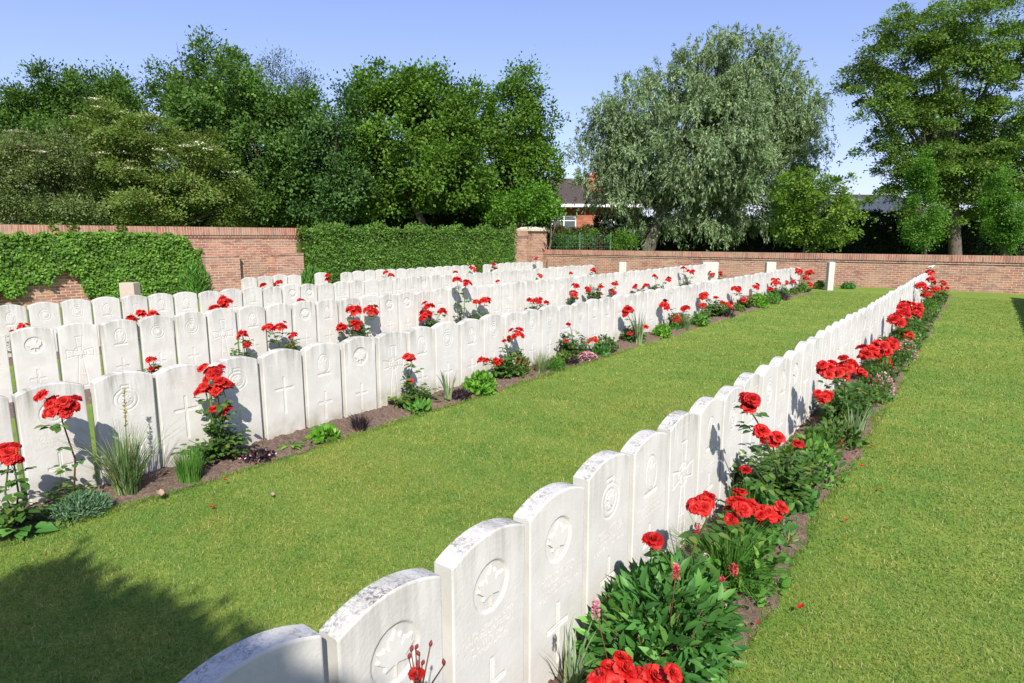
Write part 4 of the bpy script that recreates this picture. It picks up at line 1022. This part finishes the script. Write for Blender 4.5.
# back row bed
rose_bush(5, [(263, 284, 3, 2), (278, 281, 5, 4)], 'red rose at the near end of the back row', 100, .25, .36, seed=48)
rose_bush(5, [(328, 274, 2, 2), (328, 279, 4, 2)], 'upright red rose in the back row by the end of the bench block', 100, .2, .4, seed=49)
rose_bush(5, [(386, 271, 2, 2), (391, 274, 4, 3)], 'red rose with pale leaves in the back row under the climber', 140, .22, .42, seed=50)
rose_bush(5, [(474, 268, 5, 4), (456, 271.5, 2, 2)], 'broad red rose head in the back row under the climber', 100, .22, .4, seed=51)
rose_bush(5, [(494, 264, 2, 2), (495, 268, 3, 2)], 'upright red rose in the back row left of the pier', 100, .2, .44, seed=52)
rose_bush(5, [(536, 258.5, 3, 2)], 'tall red rose at the far end of the back row below the pier', 90, .18, .5, seed=53)

# ------------------------------------------------------------------ other bed plants
def bed_point(r, u, v): p = on_ground(u, v, .03); x = min(max(p[0], ROWX[r] + .10), ROWX[r] + BEDW[r] - .06); return np.array([x, p[1], .025])
GR = 'small plants in the flower beds'
def tuft(name, r, u, v, h, w, n, m, label, lean=.6, spread=.05, cat='grass tuft', seg=4, spikes=0, smat=None):
    p = bed_point(r, u, v); o = empty(name, tuple(p)); tag(o, label, cat, GR)
    A = rng.uniform(0, 2 * PI, n); R_ = spread * np.sqrt(rng.random(n)); P = np.stack([np.cos(A) * R_, np.sin(A) * R_, np.full(n, -.02)], 1)
    hh = h * rng.uniform(.5, 1.1, n)
    V, l, st = blade_arrays(P, A + rng.normal(0, .5, n), hh, w * rng.uniform(.6, 1.3, n), hh * lean * rng.random(n) ** 1.2, seg)
    V[:, 0] = np.maximum(V[:, 0], ROWX[r] - p[0] + .012)
    link('blades', mesh_np('blades', V, l, st, m, True), o)
    for k in range(spikes):
        a = random.uniform(0, 6.28); hs = h * random.uniform(1.2, 1.5); tip = np.array([math.cos(a) * .05, math.sin(a) * .05, hs]); mb = MB(); mb.tube([(0, 0, 0), tip * .5, tip], [.0035, .003, .0015], 5); so = mb.build('flower_stalk', M['stem'], o)
        k2 = 70; t = rng.uniform(.6, 1, k2); pp = np.outer(t, tip); aa = rng.uniform(0, 6.28, k2)
        leaves('flower_spike', pp, np.stack([np.cos(aa), np.sin(aa), np.full(k2, .9)], 1), rnd_dirs(k2), .022, .011, smat or m, so)
    return o
def mound(name, r, u, v, rad, h, n, leaf, m, label, cat='cushion plant', flow=None, nflow=0, erect=.5, pos=None):
    p = bed_point(r, u, v) if pos is None else np.array(pos); o = empty(name, tuple(p)); tag(o, label, cat, GR)
    q = unit(rng.normal(size=(n, 3))); q[:, 2] = np.abs(q[:, 2]); k = rng.random(n) ** .35
    k *= 1 + .10 * np.sin(q[:, 0] * 9) * np.sin(q[:, 1] * 8)
    P = q * k[:, None] * np.array([rad * .8, rad * 1.1, h])
    if pos is None: P[:, 0] = np.maximum(P[:, 0], ROWX[r] - p[0] + .012)
    D = q * .8 + rng.normal(0, .45, (n, 3)) + np.array([0, 0, erect]); N = q + rng.normal(0, .4, (n, 3)) + np.array([0, 0, .3])
    s = rng.uniform(.7, 1.3, n)
    leaves('foliage', P, D, N, leaf[0] * s, leaf[1] * s, m, o, fold=.1, droop=.15, smooth=True)
    mb = MB()
    for _ in range(10):
        a = random.uniform(0, 6.28); mb.tube([(0, 0, -.01), (math.cos(a) * rad * .25, math.sin(a) * rad * .3, h * .4), (math.cos(a) * rad * .5, math.sin(a) * rad * .6, h * .75)], [.004, .003, .002], 5)
    mb.build('stem', M['stem'], o)
    if flow is not None:
        k2 = nflow; q = unit(rng.normal(size=(k2, 3))); q[:, 2] = np.abs(q[:, 2]) + .2; q = unit(q)
        leaves('flowers', q * np.array([rad * .85, rad * 1.15, h * 1.05]), q + rng.normal(0, .5, (k2, 3)), q + rng.normal(0, .5, (k2, 3)), .022, .018, flow, o)['kind'] = 'stuff'
    return o
def broad(name, r, u, v, n, ll, ww, m, label, cat='leafy plant', up=.5):
    p = bed_point(r, u, v); o = empty(name, tuple(p)); tag(o, label, cat, GR); mb = MB(); P, D, N = [], [], []
    for k in range(n):
        a = 2.4 * k + random.uniform(-.3, .3); e = random.uniform(.15, up + .4); d = np.array([math.cos(a), math.sin(a), e]); d /= np.linalg.norm(d); sl = ll * random.uniform(.3, .7)
        q = d * sl; q[0] = max(q[0], ROWX[r] - p[0] + .03); mb.tube([(0, 0, -.01), q], [.003, .002], 5); P.append(q); dd = d * np.array([1, 1, .3]); D.append(dd); N.append(np.array([0, 0, 1.0]) + np.random.normal(0, .25, 3))
    mb.build('stem', M['stem'], o); s = rng.uniform(.75, 1.2, n)
    leaves('foliage', np.array(P), np.array(D), np.array(N), ll * s, ww * s, m, o, fold=.12, droop=.2, smooth=True); return o

# front row bed
def persicaria():
    p0 = on_ground(668, 655, .05); p = np.array([ROWX[1] + .27, p0[1] + .05, .02]); o = empty('persicaria', tuple(p)); tag(o, 'broad mass of glossy green leaves with red flower spikes by the fourth stone', 'leafy plant', GR)
    n = 1700; q = unit(rng.normal(size=(n, 3))); q[:, 2] = np.abs(q[:, 2]); k = rng.random(n) ** .28
    P = q * k[:, None] * np.array([.27, .46, .33]); P[:, 0] = np.maximum(P[:, 0], -.25)
    D = q * .9 + rng.normal(0, .45, (n, 3)) + np.array([0, 0, .25]); N = q * .6 + np.array([0, 0, .8]) + rng.normal(0, .35, (n, 3)); s = rng.uniform(.7, 1.25, n)
    leaves('foliage', P, D, N, .078 * s, .027 * s, M['broad'], o, fold=.12, droop=.18, smooth=True)
    mb = MB()
    for _ in range(40):
        a = random.uniform(0, 6.28); f = random.random() ** .5; mb.tube([(math.cos(a) * .1 * f, math.sin(a) * .2 * f, 0), (math.cos(a) * .22 * f, math.sin(a) * .4 * f, .26)], [.003, .002], 5)
    mb.build('stem', M['redstem'], o)
    for (u, v, m) in ((676, 572, 'redspike'), (697, 530, 'redspike'), (722, 584, 'redspike'), (731, 570, 'redspike'), (712, 601, 'redspike'), (705, 560, 'paleflower'), (727, 606, 'paleflower'), (596, 610, 'pinkpetal'), (735, 571, 'redspike')):
        t = on_x(u, v, ROWX[1] + (.40 if v > 565 else .25) + random.uniform(-.04, .04)) - p; b = np.array([t[0] * .6, t[1] * .7, .1]); st = MB(); st.tube([b, (b + t) / 2 + np.array([0, .01, .02]), t], [.0025, .002, .0015], 5); so = st.build('flower_stalk', M['redstem'], o)
        k = 110; tt = rng.uniform(-.5, .5, k); aa = rng.uniform(0, 6.28, k); pp = t + np.stack([np.cos(aa) * .005, np.sin(aa) * .005, tt * .06], 1)
        leaves('flower_spike', pp, np.stack([np.cos(aa), np.sin(aa), np.full(k, .7)], 1), rnd_dirs(k), .011, .008, M[m], so)
persicaria()
tuft('blade_plant', 1, 556, 683, .30, .013, 26, M['iris'], 'strap-leaved tuft at the foot of the fourth stone, bottom edge', .7, .03, 'leafy plant')
tuft('grass_tuft', 1, 728, 585, .36, .008, 320, M['tuft'], 'arching green grass tuft under the widest rose truss', 1.5, .05)
mound('fine_cushion', 1, 752, 590, .11, .13, 900, (.022, .006), M['moundgreen'], 'soft fine-leaved green cushion at the bed edge below the widest truss')
tuft('spiky_plant', 1, 738, 540, .40, .010, 60, M['tuft'], 'upright green spikes against the stones behind the widest truss', .15, .06, 'leafy plant')
tuft('yellowed_tuft', 1, 798, 545, .15, .008, 16, M['straw'], 'small tuft of yellowed blades on the bare soil', 1.2, .02)
tuft('iris', 1, 856, 442, .40, .022, 22, M['iris'], 'pale iris leaves under the arch of front row roses', .35, .05, 'iris')
tuft('iris', 1, 868, 430, .30, .020, 16, M['iris'], 'low iris leaves at the bed edge under the front row arch', .8, .04, 'iris')
mound('lime_plant', 1, 790, 480, .16, .22, 420, (.06, .032), M['rose_young'], 'yellow green leafy clump left of the large front row rose', 'leafy plant')
mound('pink_flower', 1, 888, 400, .14, .28, 260, (.04, .02), M['broad'], 'pink-flowered clump beside the front row arch of roses', 'flower', M['pinkpetal'], 160)
mound('pink_flower', 1, 908, 362, .16, .30, 260, (.04, .02), M['broad'], 'pale pink flowers at the bed edge half way along the front row', 'flower', M['pinkpetal'], 200)
mound('lime_plant', 1, 960, 289, .35, .2, 500, (.09, .05), M['lime'], 'lime green leaves spilling out past the end of the front row', 'leafy plant')
mound('leafy_plant', 1, 800, 505, .12, .12, 260, (.05, .025), M['broad'], 'low dark leaves at the bed edge by the large front row rose', 'leafy plant')
def filler(r, y, off, rad, h, m, label, nl=240, leaf=(.055, .03)):
    mound('bed_plant', r, 0, 0, rad, h, nl, leaf, M[m], label, 'leafy plant', pos=(ROWX[r] + off, y, .02))
for k, y in enumerate((3.05, 3.55, 4.75, 5.2, 5.7, 6.3, 6.8, 7.4, 7.9, 8.7, 9.6, 10.5, 11.4, 12.4, 13.3, 14.2, 15.3, 16.3, 17.4, 18.5, 19.6, 20.8, 21.7)):
    filler(1, y, random.uniform(.27, .36), random.uniform(.19, .28), random.uniform(.16, .32), random.choice(['rose_leaf', 'broad', 'tuft', 'rose_leaf']), 'green leafy filler plant between the red roses of the front row', 330)
for k, y in enumerate((6.2, 7.3, 8.4, 9.5, 11.2, 12.6, 13.8, 15.0, 16.1, 17.2, 18.4, 19.3, 20.3, 21.2)):
    filler(2, y, random.uniform(.18, .28), random.uniform(.14, .22), random.uniform(.12, .3), random.choice(['rose_leaf', 'broad', 'tuft', 'rose_young']), 'green leafy filler plant between the red roses of the second row', 260)
# second row bed
tuft('sedge', 2, 128, 492, .52, .008, 380, M['sedge'], 'tall grey-green sedge in front of the second row at left', .8, .07, spikes=1, smat=M['straw'])
mound('grey_cushion', 2, 86, 517, .17, .12, 1500, (.030, .007), M['greygreen'], 'grey-green cushion beside the sedge')
broad('seedling', 2, 66, 523, 12, .07, .03, M['lime'], 'light green seedling at the bed edge by the grey cushion')
broad('dock', 2, 22, 532, 14, .13, .085, M['broad'], 'broad dark dock leaves at the left edge of the second row bed')
tuft('grass_tuft', 2, 196, 482, .25, .006, 520, M['tuft'], 'upright green grass tuft left of the rose with the scarlet plume', .35, .07)
mound('purple_flower', 2, 268, 462, .12, .06, 260, (.028, .016), M['purple'], 'low dark creeper with small mauve flowers in the second row bed', 'flower', M['pinkpetal'], 26)
broad('seedling', 2, 291, 447, 14, .085, .028, M['lime'], 'small bright leafy plant at the foot of a second row stone')
mound('leafy_plant', 2, 328, 440, .12, .09, 170, (.055, .034), M['lime'], 'low clump of rounded green leaves left of the black grass', 'leafy plant')
tuft('black_grass', 2, 368, 430, .17, .007, 220, M['purple'], 'dark purple-black grass tuft left of the airy rose', .8, .06)
mound('leafy_plant', 2, 432, 413, .13, .07, 160, (.06, .03), M['tuft'], 'flat green leaves right of the airy rose', 'leafy plant')
tuft('iris', 2, 458, 403, .36, .034, 14, M['iris'], 'pale iris fan left of the broad rose', .45, .03, 'iris')
mound('dark_cushion', 2, 473, 400, .13, .08, 420, (.035, .012), M['purple'], 'blackish cushion between the pale iris and the broad rose')
mound('lime_plant', 2, 500, 395, .20, .20, 620, (.055, .032), M['lime'], 'lime green leafy clump under the broad rose', 'leafy plant')
tuft('sedge', 2, 540, 372, .30, .008, 200, M['sedge'], 'grey-green sedge right of the broad rose', .9, .06)
mound('fine_cushion', 2, 567, 370, .15, .17, 1300, (.028, .008), M['moundgreen'], 'bright green rounded cushion in the second row bed')
mound('pink_heather', 2, 601, 361, .17, .09, 420, (.02, .007), M['purple'], 'pink flowering heather at the second row bed edge', 'heather', M['pinkpetal'], 330)
mound('dark_cushion', 2, 588, 366, .12, .10, 300, (.035, .012), M['purple'], 'dark purple cushion left of the pink heather')
mound('leafy_plant', 2, 613, 356, .14, .16, 260, (.06, .035), M['broad'], 'dark leafy clump right of the pink heather', 'leafy plant')
mound('dark_cushion', 2, 629, 355, .12, .14, 300, (.035, .012), M['purple'], 'dark purple cushion under the upright rose')
tuft('iris', 2, 656, 345, .56, .040, 30, M['iris'], 'tall iris fan in the middle of the second row bed', .45, .07, 'iris')
mound('lime_plant', 2, 671, 337, .18, .20, 520, (.05, .03), M['lime'], 'lime green clump right of the tall iris', 'leafy plant')
tuft('sedge', 2, 696, 330, .36, .012, 150, M['sedge'], 'sedge tuft between two roses past the tall iris', .8, .06)
mound('leafy_plant', 2, 712, 326, .2, .2, 320, (.07, .035), M['tuft'], 'leafy green clump under the middle second row rose', 'leafy plant')
mound('dark_cushion', 2, 737, 317, .2, .18, 320, (.05, .02), M['purple'], 'purple-leaved cushion under the roses past mid row')
mound('lime_plant', 2, 762, 307, .26, .32, 620, (.07, .04), M['lime'], 'bright lime bush in the far half of the second row', 'leafy plant')
mound('leafy_plant', 2, 778, 303, .26, .26, 360, (.07, .035), M['tuft'], 'green clump right of the bright lime bush', 'leafy plant')
mound('dark_cushion', 2, 790, 300, .22, .2, 320, (.05, .02), M['purple'], 'dark cushion near the far end of the second row')
mound('leafy_plant', 2, 820, 288, .25, .22, 360, (.08, .04), M['rose_young'], 'green clump at the far end of the second row', 'leafy plant')
# plants against the walls
def wall_plant(u, v, dist, rad, h, n, leaf, m, label, name='wall_shrub', er=1.2):
    p = at_depth(u, v, dist); mound(name, 2, 0, 0, rad, h, n, leaf, m, label, 'shrub', erect=er, pos=(p[0], p[1], 0))
wall_plant(197, 300, 18.3, .42, 1.0, 2600, (.16, .02), M['tuft'], 'bushy dark green lavender against the wall left of the bench block', 'lavender')
wall_plant(312, 290, 20.6, .35, .8, 1400, (.14, .03), M['tuft'], 'narrow green shrub against the wall right of the bench block', 'wall_shrub')
wall_plant(848, 287, 21.6, .26, .18, 400, (.08, .04), M['broad'], 'low leafy weed at the foot of the low wall', 'weed')
wall_plant(553, 262, 27.5, .7, .35, 600, (.1, .06), M['lime'], 'light green plant on the fourth row behind the stones by the pier', 'leafy_plant')

# things lying on the grass
def petal_obj(u, v, s, m, label, name, z=.028):
    p = on_ground(u, v, z); V = []; k = 5
    for i in range(k):
        for jx in range(k):
            a, b = i / (k - 1) * 2 - 1, jx / (k - 1) * 2 - 1; w = math.sqrt(max(.05, 1 - .75 * a * a)); V.append((a * s, b * s * .7 * w, .35 * s * (b * b + .5 * a * a) + random.uniform(0, .06) * s))
    loops = []; st = []
    for i in range(k - 1):
        for jx in range(k - 1): a = i * k + jx; st.append(len(loops)); loops += [a, a + 1, a + k + 1, a + k]
    o = link(name, mesh_np(name, V, loops, st, m, True)); o.location = (p[0], p[1], z); o.rotation_euler = (random.uniform(-.3, .3), random.uniform(-.3, .3), random.uniform(0, 6)); tag(o, label, name.split('_')[-1], 'fallen petals and leaves'); return o
PT = [(801, 607, .018, 'largest red petal on the right lawn by the bed edge'), (757, 623, .010, 'small red petal on the lawn at the bottom by the bed'), (846, 520, .012, 'red petal on the right lawn below the large rose'),
      (880, 489, .012, 'red petal on the lawn right of the large front row rose'), (212, 507, .018, 'single red petal on the wide lawn near the second row'), (738, 598, .014, 'red petal on the soil beside the green cushion'), (772, 570, .010, 'faint red petal on the soil at the lawn edge'),
      (856, 452, .018, 'red petals just off the bed under the arch of roses'), (872, 446, .018, 'red petal on lawn nearest the iris leaves'), (862, 466, .016, 'red petal at the bed edge below the iris leaves'), (848, 458, .016, 'red petal lying in the bed by the low iris'),
      (225, 480, .016, 'red petal on the soil under the scarlet plume rose')]
for (u, v, s, l) in PT: petal_obj(u, v, s, M['petal'], l, 'fallen_petal', .05 if 'soil' in l or 'bed' in l[-30:] else .028)
petal_obj(272, 495, .022, M['deadleaf'], 'pale tan dead leaf on the wide lawn', 'fallen_leaf')
for (u, v, l) in ((438, 402, 'curled dry leaf left of the pale iris'), (447, 400, 'brown dry leaf at the foot of the pale iris'), (160, 494, 'dry brown leaf below the sedge')): petal_obj(u, v, .035, M['deadleaf'], l, 'fallen_leaf', .05)

# ------------------------------------------------------------------ bird on the last stone of the front row
def bird():
    last = max(i for (r, i) in STONES if r == 1); s = STONES[(1, last)].location
    o = empty('bird', (s[0], s[1] - .02, .805), YAW - .2); tag(o, 'small pale bird with dark tail perched at the far end of the front row', 'bird')
    mb = MB(); mb.tube([(-.085, 0, .045), (-.06, 0, .058), (-.02, 0, .075), (.025, 0, .088), (.055, 0, .105), (.072, 0, .122), (.085, 0, .130), (.10, 0, .128), (.108, 0, .124)], [.006, .022, .036, .038, .028, .021, .022, .016, .003], 12)
    mb.build('body', M['white'], o)
    dk = plain('dark_feather', (.03, .03, .035), .6, .3, .2, 30)
    t = MB(); t.add([(-.06, -.014, .055), (-.06, .014, .055), (-.20, .018, .030), (-.20, -.018, .030), (-.06, -.014, .048), (-.06, .014, .048), (-.20, .018, .025), (-.20, -.018, .025)], [(0, 1, 2, 3), (7, 6, 5, 4), (0, 3, 7, 4), (1, 5, 6, 2), (2, 6, 7, 3), (0, 4, 5, 1)]); t.build('tail', dk, o)
    for sg in (-1, 1):
        w = MB(); w.tube([(.03, sg * .032, .092), (-.01, sg * .037, .08), (-.06, sg * .026, .062), (-.11, sg * .012, .048)], [.010, .016, .012, .002], 8); w.build('wing', dk, o)
        l = MB(); l.tube([(.0, sg * .014, .05), (.006, sg * .014, .0)], .003, 6); l.tube([(.004, sg * .014, .003), (.024, sg * .014, .003)], .002, 5); l.build('leg', dk, o)
    b = MB(); b.tube([(.104, 0, .126), (.124, 0, .121)], [.005, .0008], 6); b.build('beak', dk, o)
bird()

# ------------------------------------------------------------------ unseen hedge form added behind the camera to cast the shade at lower left
def add_shade_caster():
    hedge_mass('shade_caster_hedge', (-.05, -3.53), (4.2, -2.93), 4.76, 1.7, 70000, .10, G_hedge, 'unseen hedge form added behind the photographer to shade the near lawn', 'hedge', core=.47)
add_shade_caster()

# ------------------------------------------------------------------ light, sky, camera
EL = math.radians(42); AZ = math.radians(135)          # sun bearing from +Y towards +X
sx, sy, sz = math.sin(AZ) * math.cos(EL), math.cos(AZ) * math.cos(EL), math.sin(EL)
sun = bpy.data.lights.new('sun', 'SUN'); sun.energy = 4.3; sun.angle = math.radians(.53); sun.color = (1.0, .955, .88)
so = bpy.data.objects.new('sun', sun); C.objects.link(so); so.location = (20, -20, 30)
so.rotation_euler = Vector((sx, sy, sz)).to_track_quat('Z', 'Y').to_euler()
w = bpy.data.worlds.new('World'); bpy.context.scene.world = w; w.use_nodes = True
nt = w.node_tree; bg = nt.nodes['Background']; sky = nt.nodes.new('ShaderNodeTexSky'); sky.sky_type = 'NISHITA'; sky.sun_disc = False
sky.sun_elevation = EL; sky.sun_rotation = AZ; sky.altitude = 20; sky.air_density = 1.0; sky.dust_density = .5; sky.ozone_density = 2.5
gm = nt.nodes.new('ShaderNodeGamma'); gm.inputs['Gamma'].default_value = .74; nt.links.new(sky.outputs[0], gm.inputs['Color'])
hs = mixc(nt, 1.0, gm.outputs[0], (1.06, 1.03, 1.34), 'MULTIPLY')
nt.links.new(hs, bg.inputs['Color']); bg.inputs['Strength'].default_value = .14

cam = bpy.data.cameras.new('camera'); cam.sensor_width = 36; cam.lens = F / 1024 * 36; cam.clip_end = 3000; cam.clip_start = .05
co = bpy.data.objects.new('camera', cam); C.objects.link(co); co.location = (0, 0, HC); co.rotation_euler = (PI / 2 - PIT, 0, YAW)
sc = bpy.context.scene; sc.camera = co
sc.view_settings.view_transform = 'Standard'; sc.view_settings.look = 'None'; sc.view_settings.exposure = .68; sc.view_settings.gamma = 1.0
sc.render.engine = 'CYCLES'; sc.cycles.max_bounces = 6; sc.cycles.transparent_max_bounces = 4
